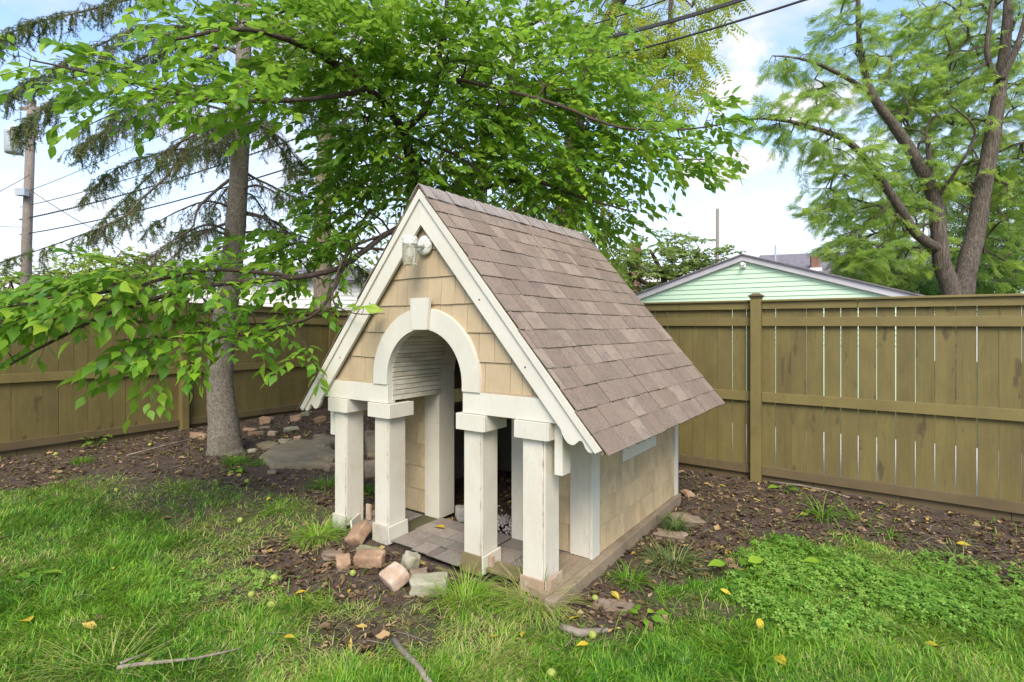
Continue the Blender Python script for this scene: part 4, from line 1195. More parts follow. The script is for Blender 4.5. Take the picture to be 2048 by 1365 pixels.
blobs = [
    (80, 150, 3.5, 60, 45, .2, 5), (200, 165, 3.7, 80, 45, .25, 11), (330, 190, 3.9, 80, 35, .3, 13), (430, 110, 4.2, 110, 60, .4, 26),
    (470, 195, 4.0, 110, 38, .3, 19), (560, 205, 4.2, 60, 40, .3, 13), (600, 60, 4.7, 150, 75, .6, 49), (430, 20, 4.6, 160, 40, .5, 26),
    (700, 90, 5.3, 150, 100, .7, 110), (740, 230, 5.6, 90, 90, .7, 70), (640, 170, 5.0, 80, 60, .5, 26), (850, 60, 5.6, 150, 100, .8, 110),
    (880, 200, 5.9, 150, 100, .9, 130), (800, 330, 6.1, 110, 70, .8, 75), (1000, 120, 5.9, 150, 110, .9, 130), (1030, 260, 6.0, 170, 100, .9, 150),
    (1130, 60, 6.3, 120, 80, .9, 60), (1180, 190, 5.6, 130, 80, .7, 80), (960, 355, 6.2, 180, 50, .8, 95), (1130, 345, 6.0, 130, 55, .7, 70),
    (1230, 290, 5.8, 110, 60, .6, 50), (1330, 270, 5.0, 80, 30, .2, 14), (1410, 235, 4.9, 60, 25, .15, 9), (1385, 320, 6.0, 50, 25, .2, 12), (1320, 330, 6.0, 60, 25, .3, 10),
    (1200, 410, 5.8, 90, 32, .3, 26), (1100, 400, 6.0, 90, 40, .4, 34), (690, 400, 5.8, 80, 60, .6, 45), (720, 320, 6.3, 70, 70, .6, 40),
    (700, 470, 5.0, 90, 36, .5, 30), (640, 530, 4.6, 110, 36, .4, 26), (560, 480, 5.0, 80, 36, .3, 20), (480, 520, 4.5, 100, 22.5, .4, 9),
    (540, 570, 4.3, 110, 22.5, .4, 11), (400, 550, 4.1, 100, 25.2, .35, 13), (270, 555, 3.8, 120, 25.2, .4, 17), (120, 570, 3.5, 120, 28.8, .3, 16), (10, 595, 3.3, 60, 36, .25, 8),
    (330, 590, 3.9, 80, 18, .3, 7), (230, 587, 3.8, 80, 18, .3, 7), (110, 632, 3.5, 60, 19.8, .3, 5), (30, 636, 3.3, 60, 36, .25, 7), (30, 691, 3.3, 40, 13.5, .2, 3),
    (480, 622, 4.2, 70, 12.6, .2, 4), (400, 627, 4.1, 60, 10.8, .2, 3), (620, 630, 4.5, 50, 22.5, .25, 9), (635, 680, 4.3, 35, 16.2, .2, 5), (560, 646, 4.2, 60, 18, .15, 6), (440, 656, 4.0, 80, 16.2, .15, 7), (330, 681, 3.85, 80, 18, .15, 8), (270, 691, 3.8, 40, 16.2, .12, 4), (350, 711, 3.85, 30, 13.5, .1, 3),
    (735, 625, 3.85, 40, 7.2, .1, 4), (690, 600, 4.1, 40, 22.5, .15, 9), (600, 590, 4.5, 60, 18, .3, 4)]
tg = blob_points(blobs)
a_, b_ = house_ab(tg[:, 0], tg[:, 1])
tg = tg[~((a_ > -.55) & (a_ < 2.45) & (b_ > -.1) & (b_ < 2.5) & (tg[:, 2] < 2.75))]
tips, dirs = T.grow(tg, .012, .0020)
ctr = pix(870, 250, 6.0); out = nrm(tips - ctr); dirs = nrm(dirs * .6 + out * .7)
R, S, P, K = sprays(tips, dirs, 12, .36, .106, T=T, sag=.2)
a_, b_ = house_ab(P[:, 0], P[:, 1]); rz_ = APEX - np.abs(a_ - AC) * SL
keep = ~((a_ > -.5) & (a_ < 2.4) & (b_ > -.12) & (b_ < 2.45) & (P[:, 2] < rz_ + .12))
R, S, P, K = R[keep], S[keep], P[keep], K[keep]
px_ = CX + FPX * P[:, 0] / P[:, 1]; py_ = CY - FPX * (P[:, 2] - H) / P[:, 1]
size = S / P[:, 1] * ((px_ > 5) & (px_ < 2040) & (py_ > 5) & (py_ < 1360))
order = np.argsort(-size); big = order[:300]; rest = order[300:]
vs, fs, tt = stamp(LEAF_V, LEAF_F, R[rest], S[rest], P[rest] - base, K[rest])
o = link('foliage', np_mesh('foliage', vs, fs, tt, M_leaf, True), T.e); o['kind'] = 'stuff'
leaf_meshes = []
for k in range(4):
    lv = LEAF_V.copy(); lv[:, 2] += -(.08 + .07 * k) * lv[:, 1] ** 2; lv[:, 0] *= (1.0, 1.1, .9, 1.05)[k]
    leaf_meshes.append(np_mesh('leaf', lv, LEAF_F, None, M_leaf_one, True))
for n_, i in enumerate(big):
    o = bpy.data.objects.new('leaf', leaf_meshes[n_ % 4]); COL.objects.link(o); o.parent = T.e
    M = Matrix([list(r) for r in R[i]]).to_4x4(); o.matrix_local = Matrix.Translation(Vector(P[i] - base)) @ M @ Matrix.Scale(float(S[i]), 4)
T.finish(M_bark)

# --- spruce
sb = G(452, 905)
T = Tree('spruce_tree', 'spruce with thick grey trunk and bare drooping branches on the left', sb)
YS = float(sb[1])
tk = [sb - np.array([0, 0, .08]), pix(448, 860, YS), pix(441, 760, YS), pix(446, 660, YS), pix(458, 580, YS), pix(470, 470, YS), pix(478, 350, YS), pix(484, 220, YS), pix(488, 60, YS), pix(490, -150, YS), pix(492, -400, YS)]
T.limb(tk, [.215, .172, .142, .128, .12, .112, .10, .092, .08, .06, .03])
hand = [[(468, 262, YS), (396, 277, YS - .2), (365, 308, YS - .3), (334, 352, YS - .4), (281, 400, YS - .6), (246, 435, YS - .8), (150, 475, YS - 1.1), (20, 520, YS - 1.3)],
        [(459, 360, YS), (422, 391, YS - .2), (395, 420, YS - .4), (383, 457, YS - .5), (343, 466, YS - .6)],
        [(470, 325, YS), (501, 352, YS + .2), (554, 378, YS + .3), (607, 409, YS + .5), (632, 440, YS + .6)],
        [(478, 230, YS), (400, 250, YS - .1), (320, 330, YS), (250, 400, YS + .2), (200, 450, YS + .3)],
        [(480, 200, YS), (380, 170, YS + .3), (280, 190, YS + .5), (200, 270, YS + .7), (150, 300, YS + .8)],
        [(484, 60, YS), (300, 55, YS + .2), (200, 90, YS + .4), (90, 150, YS + .3), (0, 200, YS + .2)],
        [(486, -60, YS), (330, -20, YS + .4), (180, 20, YS + .6), (60, 50, YS + .6), (-40, 100, YS + .6)],
        [(484, 100, YS), (360, 95, YS - .3), (250, 130, YS - .6), (130, 190, YS - .8), (30, 260, YS - .9)],
        [(480, 240, YS), (530, 260, YS - .2), (580, 330, YS - .3), (600, 400, YS - .4)],
        [(480, 190, YS), (560, 200, YS + .1), (640, 225, YS + .2), (690, 240, YS + .3)],
        [(474, 420, YS), (540, 440, YS + .2), (590, 480, YS + .3), (640, 560, YS + .4)],
        [(472, 440, YS), (400, 470, YS + .3), (340, 520, YS + .5), (280, 560, YS + .6)],
        [(481, 280, YS), (430, 300, YS + .4), (350, 300, YS + .8), (230, 340, YS + 1.2), (170, 400, YS + 1.4)]]
hl = []
for hh in hand:
    n_ = len(hh); hl.append(T.limb([pix(*p) for p in hh], list(np.linspace(.020, .004, n_)), 7))
for i in range(30):
    py = RNG.uniform(-250, 540); t0 = pix(483 - max(0, (py - 200)) * .04, py, YS); az = RNG.uniform(0, 2 * np.pi); L = RNG.uniform(.7, 1.7)
    d = np.array([math.cos(az), math.sin(az), 0]); up_ = RNG.uniform(-.1, .35)
    pts = [t0, t0 + d * L * .35 + [0, 0, up_ * .25 * L], t0 + d * L * .7 + [0, 0, -.12 * L], t0 + d * L + [0, 0, -.35 * L]]
    hl.append(T.limb(pts, [.017, .012, .008, .004], 5))
nd_p = []; nd_d = []
for li, P_ in enumerate(hl):
    n_ = len(P_); L = np.linalg.norm(P_[-1] - P_[0])
    cnt = int(L * (44 if li in (4, 5, 6, 7, 12) else 30))
    for c_ in range(cnt):
        t = RNG.uniform(.18, 1.0); i = min(int(t * (n_ - 1)), n_ - 2); p = P_[i]; d = P_[i + 1] - P_[i]; d = d / (np.linalg.norm(d) + 1e-9)
        side = np.cross(d, (0, 0, 1)); side /= np.linalg.norm(side) + 1e-9; sg = RNG.choice([-1, 1])
        l = RNG.uniform(.12, .45) * (1.15 - .5 * t)
        e1 = p + (side * sg * .55 + d * .5 + np.array([0, 0, -.2])) * l * .6 + RNG.normal(0, .02, 3); e2 = e1 + (d * .25 + side * sg * .15 + np.array([0, 0, -.8])) * l * .6 + RNG.normal(0, .03, 3)
        T.thin.append(([p, e1, e2], [.0035, .0025, .0012]))
        green = RNG.random() < (.22 + .6 * max(0, t - .4)) * (2.2 if li in (4, 5, 6, 7) else 1.4 if li in (0, 3, 9, 12) else 1.0)
        for s_ in range(4):
            q = RNG.uniform(.2, 1); b0_ = p + (e1 - p) * q if s_ < 2 else e1 + (e2 - e1) * q
            e3 = b0_ + RNG.normal(0, .4, 3) * .11 + np.array([0, 0, -.09])
            T.thin.append(([b0_, e3], [.0016, .0009]))
            if green: nd_p.append((b0_, e3))
        if green: nd_p.append((e1, e2)); nd_p.append((p, e1))
# dark needle mass right of the trunk
for i in range(150):
    c = pix(640, 235, YS + .3) + RNG.normal(0, 1, 3) * [.28, .25, .10]; nd_p.append((c, c + RNG.normal(0, .08, 3) + [0, 0, -.10]))
A = np.array([p[0] for p in nd_p]); B = np.array([p[1] for p in nd_p]); per = 46
t_ = RNG.random((len(A), per, 1)); pp = (A[:, None] * (1 - t_) + B[:, None] * t_).reshape(-1, 3)
dd = np.repeat(nrm(B - A), per, axis=0); rn = nrm(np.cross(dd, RNG.normal(0, 1, dd.shape))); nd = nrm(rn + dd * .7)
NV = np.array([(-.09, 0, 0), (.09, 0, 0), (0, 1, 0)]); NF = np.array([(0, 1, 2)])
kk = np.repeat(RNG.random(len(A)), per)
vs, fs, tt = stamp(NV, NF, frames(nd, RNG.normal(0, 1, nd.shape)), RNG.uniform(.020, .036, len(pp)), pp - sb, kk)
o = link('needles', np_mesh('needles', vs, fs, tt, M_needle), T.e); o['kind'] = 'stuff'
# finish: trunk in spruce bark, limbs in grey twig
first = True
for P_, r in T.limbs:
    MB().tube(P_ - sb, r, 14 if first else 6).obj('trunk' if first else 'limb', M_bark_spruce if first else M_twig, T.e, smooth=True); first = False
m = MB()
for P_, r in T.thin: m.tube([p - sb for p in P_], r, 3)
me = bpy.data.meshes.new('twigs'); me.from_pydata(m.v, [], m.f); me.update(); o = link('twigs', me, T.e, M_twig); o['kind'] = 'stuff'

# --- second trunk behind
b2 = np.array([*pix(650, 620, 11.0)[:2], 0.0]); T = Tree('tall_tree', 'pale brown straight trunk standing behind the spruce and fence corner', b2)
T.limb([b2, pix(645, 600, 11), pix(646, 420, 11), pix(652, 260, 11), pix(660, 100, 11), pix(668, -150, 11)], [.2, .175, .165, .15, .13, .1])
T.limb([pix(650, 300, 11), pix(690, 240, 10.8), pix(740, 200, 10.6)], [.06, .04, .02])
tips, dirs = T.grow(blob_points([(690, 150, 10.6, 110, 120, 1, 60), (760, 20, 10.6, 160, 100, 1, 60), (580, 0, 11, 100, 80, 1, 50)]), .03, .006)
R, S, P, K = sprays(tips, dirs, 12, .6, .15)
vs, fs, tt = stamp(LEAF_V2, LEAF_F2, R, S, P - b2, K); o = link('foliage', np_mesh('foliage', vs, fs, tt, M_back_leaf, True), T.e); o['kind'] = 'stuff'
T.finish(M_bark_pale)

# --- feathery leaf template: paired leaflets on a stalk
def pinnate(pairs, lw=.045, ll=.16):
    v = []; f = []
    for i in range(pairs):
        t = (i + 1) / (pairs + .3)
        for sg in (-1, 1):
            o_ = len(v); y = t; dz = -.35 * t * t
            v += [(0, y - lw * .9, dz), (sg * ll * .6, y - lw * .2, dz + .01), (sg * ll, y + lw * 1.4, dz - .02), (sg * ll * .35, y + lw, dz)]; f += [(o_, o_ + 1, o_ + 2, o_ + 3)]
    return np.array(v, float), np.array(f)


def feather_tree(T, blobs, nl, tw, ls, mat, pin, bark, maxr=.03, minr=.005, sag=.2, lean=.1, outc=None):
    tips, dirs = T.grow(blob_points(blobs), maxr, minr)
    if outc is not None: dirs = nrm(dirs * .5 + nrm(tips - outc))
    R, S, P, K = sprays(tips, dirs, nl, tw, ls, spread=1.2, sag=sag, T=T, thinr=minr, lean=lean, chaos=1.1)
    K = np.clip(K + .25 * (vnoise(P[:, 0] * 1.3 + P[:, 1], P[:, 2] * 1.3) - .5) * 2, 0, 1)
    vs, fs, tt = stamp(pin[0], pin[1], R, S, P - T.base, K)
    o = link('foliage', np_mesh('foliage', vs, fs, tt, mat), T.e); o['kind'] = 'stuff'
    T.finish(bark, 10)


# --- locust trees, right
YL = 12.0
bL = np.array([*pix(1915, 620, YL)[:2], -.04])
T = Tree('locust_tree', 'tall two stemmed tree with furrowed bark and feathery leaves at right', bL)
T.limb([bL, pix(1905, 600, YL), pix(1885, 530, YL), pix(1876, 450, YL), pix(1868, 395, YL), pix(1832, 320, YL - .1), pix(1790, 255, YL - .2), pix(1745, 190, YL - .3), pix(1722, 110, YL - .3), pix(1716, 0, YL - .3), pix(1720, -160, YL - .3)], [0.240, 0.192, 0.168, 0.152, 0.136, 0.120, 0.104, 0.080, 0.060, 0.048, 0.032])
T.limb([bL + [.12, .1, 0], pix(1925, 590, YL + .1), pix(1950, 470, YL + .2), pix(1965, 380, YL + .2), pix(1985, 270, YL + .2), pix(2002, 160, YL + .2), pix(2015, 40, YL + .2), pix(2025, -150, YL + .2)], [0.256, 0.216, 0.184, 0.168, 0.152, 0.120, 0.096, 0.072])
T.limb([pix(1880, 500, YL), pix(1835, 470, YL - .2), pix(1795, 410, YL - .4), pix(1740, 330, YL - .6), pix(1690, 280, YL - .8), pix(1620, 255, YL - .9), pix(1560, 240, YL - 1), pix(1500, 238, YL - 1)], [0.120, 0.096, 0.088, 0.072, 0.060, 0.048, 0.032, 0.014])
T.limb([pix(1736, 185, YL - .3), pix(1700, 160, YL - .4), pix(1640, 130, YL - .5), pix(1590, 116, YL - .5), pix(1545, 112, YL - .5)], [0.056, 0.048, 0.036, 0.024, 0.012])
T.limb([pix(1872, 420, YL), pix(1860, 340, YL), pix(1856, 275, YL)], [0.072, 0.056, 0.044])
T.limb([pix(2000, 170, YL + .2), pix(1975, 110, YL), pix(1985, 0, YL), pix(2000, -120, YL)], [0.072, 0.056, 0.040, 0.032])
T.limb([pix(2003, 160, YL), pix(2035, 90, YL - .2), pix(2060, 0, YL - .3)], [0.072, 0.056, 0.040])
T.limb([pix(1870, 400, YL), pix(1920, 330, YL - .6), pix(1950, 260, YL - .9), pix(1900, 210, YL - 1.1)], [0.040, 0.032, 0.024, 0.012])
locpin = pinnate(6, .07, .27)
feather_tree(T, [(1700, 60, 11.7, 60, 80, .6, 55), (1590, 130, 11.5, 60, 28, .4, 22), (1660, 190, 11.6, 70, 40, .5, 30), (1560, 235, 11.0, 70, 25, .4, 22), (1500, 240, 11.0, 40, 15, .3, 6), (1620, 265, 11.0, 70, 40, .5, 30),
                 (1700, 330, 11.2, 90, 55, .8, 70), (1790, 180, 12.5, 80, 90, .8, 80), (1850, 90, 12.7, 80, 100, .9, 85), (1950, 60, 12.9, 100, 110, 1, 150), (1900, 220, 12.7, 110, 90, 1, 150), (2000, 200, 13.1, 80, 110, 1, 100),
                 (1740, 430, 12.4, 110, 60, 1, 120), (1850, 350, 12.6, 110, 80, 1, 110), (1725, 500, 11.4, 60, 40, .7, 55), (1780, 520, 12.6, 110, 55, 1, 130), (1960, 380, 13.3, 110, 110, .8, 90), (2030, 330, 12.7, 60, 120, .8, 80), (1640, 400, 11.3, 40, 40, .5, 22), (2000, 500, 13.7, 90, 70, .8, 80)],
             28, .34, .15, M_locust, locpin, M_bark_locust, .03, .005)
# darker tree behind it
bK = np.array([*pix(2010, 620, 17)[:2], -.04]); T = Tree('locust_tree', 'denser dark green tree filling the gap behind the two stemmed tree', bK)
T.limb([bK, pix(2015, 560, 17), pix(2030, 480, 17), pix(2060, 380, 17), pix(2080, 200, 17)], [.25, .2, .16, .12, .08])
T.limb([pix(2015, 560, 17), pix(1980, 500, 16.8), pix(1920, 430, 16.6)], [.1, .07, .04])
feather_tree(T, [(2000, 520, 16.5, 130, 70, 1.5, 130), (1900, 560, 16.5, 120, 40, 1.2, 70), (1800, 560, 17, 90, 35, 1, 50), (2030, 400, 17, 120, 90, 1.5, 110), (1900, 420, 17.5, 110, 100, 1.5, 90)], 9, .7, .40, m_leaf('deep_fine_leaf', [(.035, .10, .02), (.07, .17, .03), (.14, .26, .04)], (.3, .5, .08), .45), locpin, M_bark_locust, .04, .008)
# --- yellow green tree over the top (hanging boughs)
bW = np.array([1.1, 12.5, -.04]); T = Tree('walnut_tree', 'yellow green boughs of compound leaves hanging below the overhead cables', bW)
T.limb([bW, (1.15, 12.3, 3), (1.6, 11.8, 7.0), pix(1345, -160, 10), pix(1340, 20, 9.2), pix(1330, 110, 9), pix(1280, 165, 8.9)], [.28, .24, .18, .06, .035, .028, .012])
T.limb([pix(1345, -160, 10), pix(1250, -60, 9.3), pix(1160, 10, 9)], [.05, .035, .02])
T.limb([pix(1340, 20, 9.2), pix(1352, 90, 9), pix(1345, 180, 9)], [.02, .014, .006])
feather_tree(T, [(1340, 190, 9, 45, 50, .4, 26), (1370, 90, 9, 45, 60, .4, 24), (1290, 60, 9.2, 80, 60, .6, 34), (1270, 150, 9, 60, 50, .4, 24), (1200, 0, 9.2, 110, 40, .5, 24), (1380, 10, 9.4, 90, 25, .5, 20), (1440, -30, 9.4, 60, 25, .4, 10), (1310, 110, 9, 60, 60, .4, 22)], 5, .34, .30, M_walnut_leaf, pinnate(6, .085, .26), M_bark, .014, .003, .5, .5)
# --- bright tree behind the crown of the broadleaf tree
bB = np.array([*pix(960, 620, 13)[:2], -.04]); T = Tree('broadleaf_tree', 'bright yellow green tree showing through beyond the playhouse roof', bB)
T.limb([bB, pix(960, 500, 13), pix(965, 350, 13), pix(970, 200, 13)], [.2, .17, .12, .06]); T.limb([pix(960, 480, 13), pix(1060, 400, 13), pix(1180, 370, 13)], [.1, .07, .04]); T.limb([pix(962, 430, 13), pix(850, 340, 13), pix(760, 300, 13)], [.1, .07, .04])
tips, dirs = T.grow(blob_points([(960, 300, 13, 260, 130, 1.5, 230), (760, 330, 13, 110, 110, 1.2, 80), (1130, 400, 13, 110, 60, 1.2, 70), (1215, 460, 13, 40, 50, .8, 24), (720, 500, 13, 90, 80, 1, 50), (950, 450, 13, 220, 80, 1.2, 90), (1190, 520, 13, 60, 60, .8, 30)]), .04, .008)
R, S, P, K = sprays(tips, dirs, 13, .6, .16)
vs, fs, tt = stamp(LEAF_V2, LEAF_F2, R, S, P - bB, K); o = link('foliage', np_mesh('foliage', vs, fs, tt, M_back_leaf, True), T.e); o['kind'] = 'stuff'
T.finish(M_bark)
# --- dogwood
bD = np.array([*pix(1330, 620, 17)[:2], -.04]); T = Tree('dogwood_tree', 'low spreading pale green dogwood behind the garage roof slope', bD)
T.limb([bD, pix(1330, 580, 17), pix(1320, 540, 17), pix(1300, 500, 17)], [.14, .11, .08, .04]); T.limb([pix(1330, 580, 17), pix(1380, 530, 17), pix(1400, 500, 17)], [.08, .06, .03]); T.limb([pix(1330, 585, 17), pix(1260, 550, 17), pix(1225, 520, 17)], [.08, .06, .03])
tips, dirs = T.grow(blob_points([(1330, 560, 17, 110, 45, 1.2, 130), (1310, 505, 17, 70, 28, .8, 42), (1350, 485, 17, 35, 20, .5, 12), (1250, 530, 17, 50, 45, .8, 44), (1400, 515, 17, 50, 22, .7, 36), (1240, 575, 17, 60, 40, .8, 36), (1380, 545, 17, 60, 30, .7, 40), (1385, 478, 17, 22, 10, .3, 6)]), .02, .004)
dirs[:, 2] = np.abs(dirs[:, 2]) * .5 + .25
R, S, P, K = sprays(tips, dirs, 34, .55, .15, sag=.1, spread=1.4)
vs, fs, tt = stamp(LEAF_V2, LEAF_F2, R, S, P - bD, K); o = link('foliage', np_mesh('foliage', vs, fs, tt, M_dogwood, True), T.e); o['kind'] = 'stuff'
T.finish(M_bark)
# --- far trees at the left
for (cx_, cy_, Y, rx, ry, n_, lab) in ((230, 545, 26, 110, 45, 150, 'rounded yellow green tree far beyond the left fence'), (60, 575, 30, 110, 40, 120, 'hazy low tree at the far left horizon behind the utility pole'), (420, 575, 30, 120, 30, 90, 'distant green tree right of the rounded yellow one')):
    bF = np.array([*pix(cx_, 620, Y)[:2], 0.0]); T = Tree('broadleaf_tree', lab, bF)
    T.limb([bF, pix(cx_, 600, Y), pix(cx_, cy_, Y)], [.3, .25, .1])
    tips, dirs = T.grow(blob_points([(cx_, cy_, Y, rx, ry, 2, n_), (cx_, cy_ + 40, Y, rx * 1.1, ry, 2, n_ // 2)]), .06, .015)
    R, S, P, K = sprays(tips, dirs, 14, 1.0, .33)
    vs, fs, tt = stamp(LEAF_V2, LEAF_F2, R, S, P - bF, K); o = link('foliage', np_mesh('foliage', vs, fs, tt, M_back_leaf, True), T.e); o['kind'] = 'stuff'
    T.finish(M_bark)

# ------------------------------------------------------------------ lawn
def blade_template(nseg=3):
    v = []; f = []
    for i in range(nseg):
        t = i / nseg; w = .5 * (1 - .35 * t); v += [(-w, t, 0), (w, t, 0)]
    v.append((0, 1, 0))
    for i in range(nseg - 1):
        o_ = 2 * i; f += [(o_, o_ + 1, o_ + 3), (o_, o_ + 3, o_ + 2)]
    f.append((2 * (nseg - 1), 2 * (nseg - 1) + 1, 2 * nseg)); return np.array(v, float), np.array(f)


def blades(x, y, h, w, lean, curl, az, tint, base_z=None, nseg=3):
    """curved blades as one mesh"""
    tv, tf = blade_template(nseg); n_ = len(x); V_ = len(tv)
    t = tv[:, 1][None]; ca, sa = np.cos(az)[:, None], np.sin(az)[:, None]
    th = lean[:, None] + curl[:, None] * t
    out_ = h[:, None] * t * np.sin(th); up_ = h[:, None] * t * np.cos(th)
    wx = tv[:, 0][None] * w[:, None]
    z0 = (gz(x, y) if base_z is None else base_z)[:, None] - .004
    X = x[:, None] + ca * out_ - sa * wx; Y = y[:, None] + sa * out_ + ca * wx
    Z = z0 + up_
    vs = np.stack([X, Y, Z], -1).reshape(-1, 3); fs = (tf[None] + (np.arange(n_) * V_)[:, None, None]).reshape(-1, 3)
    return vs, fs, np.repeat(tint, V_)


def in_house(x, y, m_=0.06):
    a, b = house_ab(x, y); return (a > -.12 - m_) & (a < 2.0 + m_ * .3) & (b > -.08) & (b < 2.3)


def visible(x, y):
    return (np.abs(x) < y * .98 + .25) & (y > 2.15)


def beyond(x, y):
    """true where the point is outside the fenced yard"""
    n1 = np.array([-fd[1], fd[0]]); d1 = (x - FP[0]) * n1[0] + (y - FP[1]) * n1[1]
    n2 = np.array([-ld[1], ld[0]]); d2 = (x - FC[0]) * n2[0] + (y - FC[1]) * n2[1]
    return (d1 > -.04) | (d2 > -.04)


N = 560000
Yc = 2.2 + 6.2 * RNG.random(N) ** 1.7; Xc = (RNG.random(N) * 2 - 1) * (Yc * .96 + .2)
s = soil(Xc, Yc); pt = fbm(Xc * 2.2 + 40, Yc * 2.2)
tn_ = thin(Xc, Yc); dens = (1 - .78 * tn_ * np.clip(2.2 * fbm(Xc * 7, Yc * 7 + 4) - .3, .2, 1)) * (1 - s) ** 1.4 * np.clip(.45 + 1.3 * (fbm(Xc * 5 + 9, Yc * 5) - .25), .12, 1) + .012
keep = (RNG.random(N) < dens * np.clip(1.15 - (Yc - 2.2) * .06, .5, 1)) & ~in_house(Xc, Yc) & ~beyond(Xc, Yc)
Xc, Yc, s, pt = Xc[keep], Yc[keep], s[keep], pt[keep]
if len(Xc) > 180000:
    q = RNG.permutation(len(Xc))[:180000]; Xc, Yc, s, pt = Xc[q], Yc[q], s[q], pt[q]
n = len(Xc); tall = fbm(Xc * 1.6 + 70, Yc * 1.6 + 3)
hh = RNG.uniform(.028, .072, n) * (.6 + 1.0 * tall) * (1 + .0 * Yc); straw = RNG.random(n) < np.clip(.14 + .34 * thin(Xc, Yc) + 1.3 * (fbm(Xc * 1.9 + 5, Yc * 1.9 + 33) - .42) + .25 * s, .04, .75)
tint = np.where(straw, RNG.uniform(.8, 1.0, n), np.clip(.10 + .75 * pt + RNG.normal(0, .27, n) - .12, 0, .76))
azf = (fbm(Xc * 4, Yc * 4 + 50) * 12 + RNG.normal(0, 1.0, n))
vs, fs, tt = blades(Xc, Yc, hh, RNG.uniform(.0026, .0056, n) * (.75 + .12 * Yc), RNG.uniform(.1, .75, n) + .3 * straw, RNG.uniform(.2, 1.1, n), azf, tint)
o = link('lawn_grass', np_mesh('lawn_grass', vs, fs, tt, M_grass)); tag(o, 'green lawn grass with straw coloured patches in front of the playhouse', 'grass', kind='stuff')
# long wisps growing out of the lawn and thin earth
N = 9000
Yc = 2.3 + 4.5 * RNG.random(N) ** 1.5; Xc = (RNG.random(N) * 2 - 1) * (Yc * .96 + .2); s = soil(Xc, Yc)
keep = (fbm(Xc * 2.7 + 11, Yc * 2.7 + 3) > .50) & ~in_house(Xc, Yc) & ~beyond(Xc, Yc) & (RNG.random(N) < 1 - .93 * s); Xc, Yc = Xc[keep], Yc[keep]; n = len(Xc)
vs, fs, tt = blades(Xc, Yc, RNG.uniform(.09, .19, n), RNG.uniform(.003, .0055, n), RNG.uniform(.1, .8, n), RNG.uniform(.4, 1.5, n), RNG.uniform(0, 6.28, n), np.clip(RNG.normal(.45, .22, n), 0, 1), nseg=4)
o = link('long_grass', np_mesh('long_grass', vs, fs, tt, M_grass)); tag(o, 'long loose grass blades rising out of the short lawn', 'grass', kind='stuff')


# ------------------------------------------------------------------ separate tufts
def tuft(px, py, n_, h, spread, mat, label, name='grass_clump', cat='grass clump', tint=(0, .7), lean=(.1, 1.1), curl=(.4, 1.3), w=.005, grp=None, w0=.02):
    c = G(px, py); e = n_
    az = RNG.uniform(0, 2 * np.pi, e); r = np.abs(RNG.normal(0, w0, e)) + RNG.random(e) * spread * .35
    x = r * np.cos(az); y = r * np.sin(az); hh_ = RNG.uniform(.45, 1.0, e) * h
    vs, fs, tt = blades(x, y, hh_, RNG.uniform(.6, 1.1, e) * w, RNG.uniform(*lean, e), RNG.uniform(*curl, e), az + RNG.normal(0, .5, e), RNG.uniform(tint[0], tint[1], e), base_z=np.zeros(e), nseg=5)
    o = link(name, np_mesh(name, vs, fs, tt, mat)); o.location = c; tag(o, label, cat, grp)


tuft(1350, 1062, 170, .19, .10, M_strap, 'dark green strap leaved clump on the stump just right of the playhouse wall', tint=(0, .6), lean=(.05, .6), curl=(.2, 1.1), w=.006)
tuft(1345, 1128, 330, .25, .22, M_strap, 'wide dark arching clump with straw blades below the stump clump', tint=(0, 1), lean=(.3, 1.2), curl=(.3, 1.0), w=.0055, w0=.04)
tuft(1645, 1035, 60, .32, .12, M_grass, 'tall sparse broad bladed clump in front of the right fence post', tint=(.1, .55), lean=(.1, .9), curl=(.3, 1.6), w=.010)
tuft(1720, 1045, 26, .30, .14, M_grass, 'thin leaning grass blades right of the tall sparse clump', tint=(.1, .6), lean=(.3, 1.2), curl=(.3, 1.0), w=.009)
tuft(1785, 1075, 55, .12, .10, M_grass, 'short weedy grass clump on bare earth toward the right fence', tint=(.1, .6))
tuft(1920, 1130, 50, .38, .18, M_strap, 'long dark blades sprawling at the right edge of the clover', tint=(.2, .8), lean=(.4, 1.3), w=.007)
tuft(1070, 1210, 520, .27, .20, M_grass, 'straw coloured dry grass clump against the foot of the front corner post', tint=(.74, 1.0), lean=(.2, 1.35), curl=(.3, 1.2), w=.0036, w0=.06)
tuft(1085, 1200, 22, .30, .1, M_grass, 'few tall green blades rising before the front corner post', tint=(.2, .5), lean=(.05, .5), curl=(.1, .5), w=.005)
tuft(930, 1205, 260, .26, .16, M_grass, 'bright yellow green grass clump in front of the base timber', tint=(.45, .85), lean=(.1, .9), w=.004, w0=.05)
tuft(470, 925, 330, .15, .16, M_grass, 'rounded green tuft at the right foot of the spruce trunk', tint=(.15, .6), w=.005, w0=.04)
tuft(525, 928, 220, .13, .13, M_grass, 'smaller green tuft beside the flagstones', tint=(.15, .65), w=.005, w0=.04)
tuft(165, 925, 200, .13, .14, M_grass, 'green tuft on the earth near the left fence', tint=(.1, .55), w=.006)
tuft(635, 1075, 420, .22, .20, M_grass, 'big pale tuft left of the outer front post', tint=(.4, .9), lean=(.2, 1.2), w=.0045, w0=.06)
tuft(650, 975, 300, .18, .16, M_grass, 'dark green tuft left of the outer post beside the round stone', tint=(.0, .5), lean=(.1, 1.1), w=.005, w0=.05)
tuft(738, 985, 140, .17, .1, M_grass, 'dark green tuft seen between the first and second posts', tint=(.0, .4), w=.005)
tuft(560, 1020, 260, .16, .16, M_grass, 'loose grey green tuft up the lawn from the bricks', tint=(.2, .8), lean=(.3, 1.2), w=.0045, w0=.05)
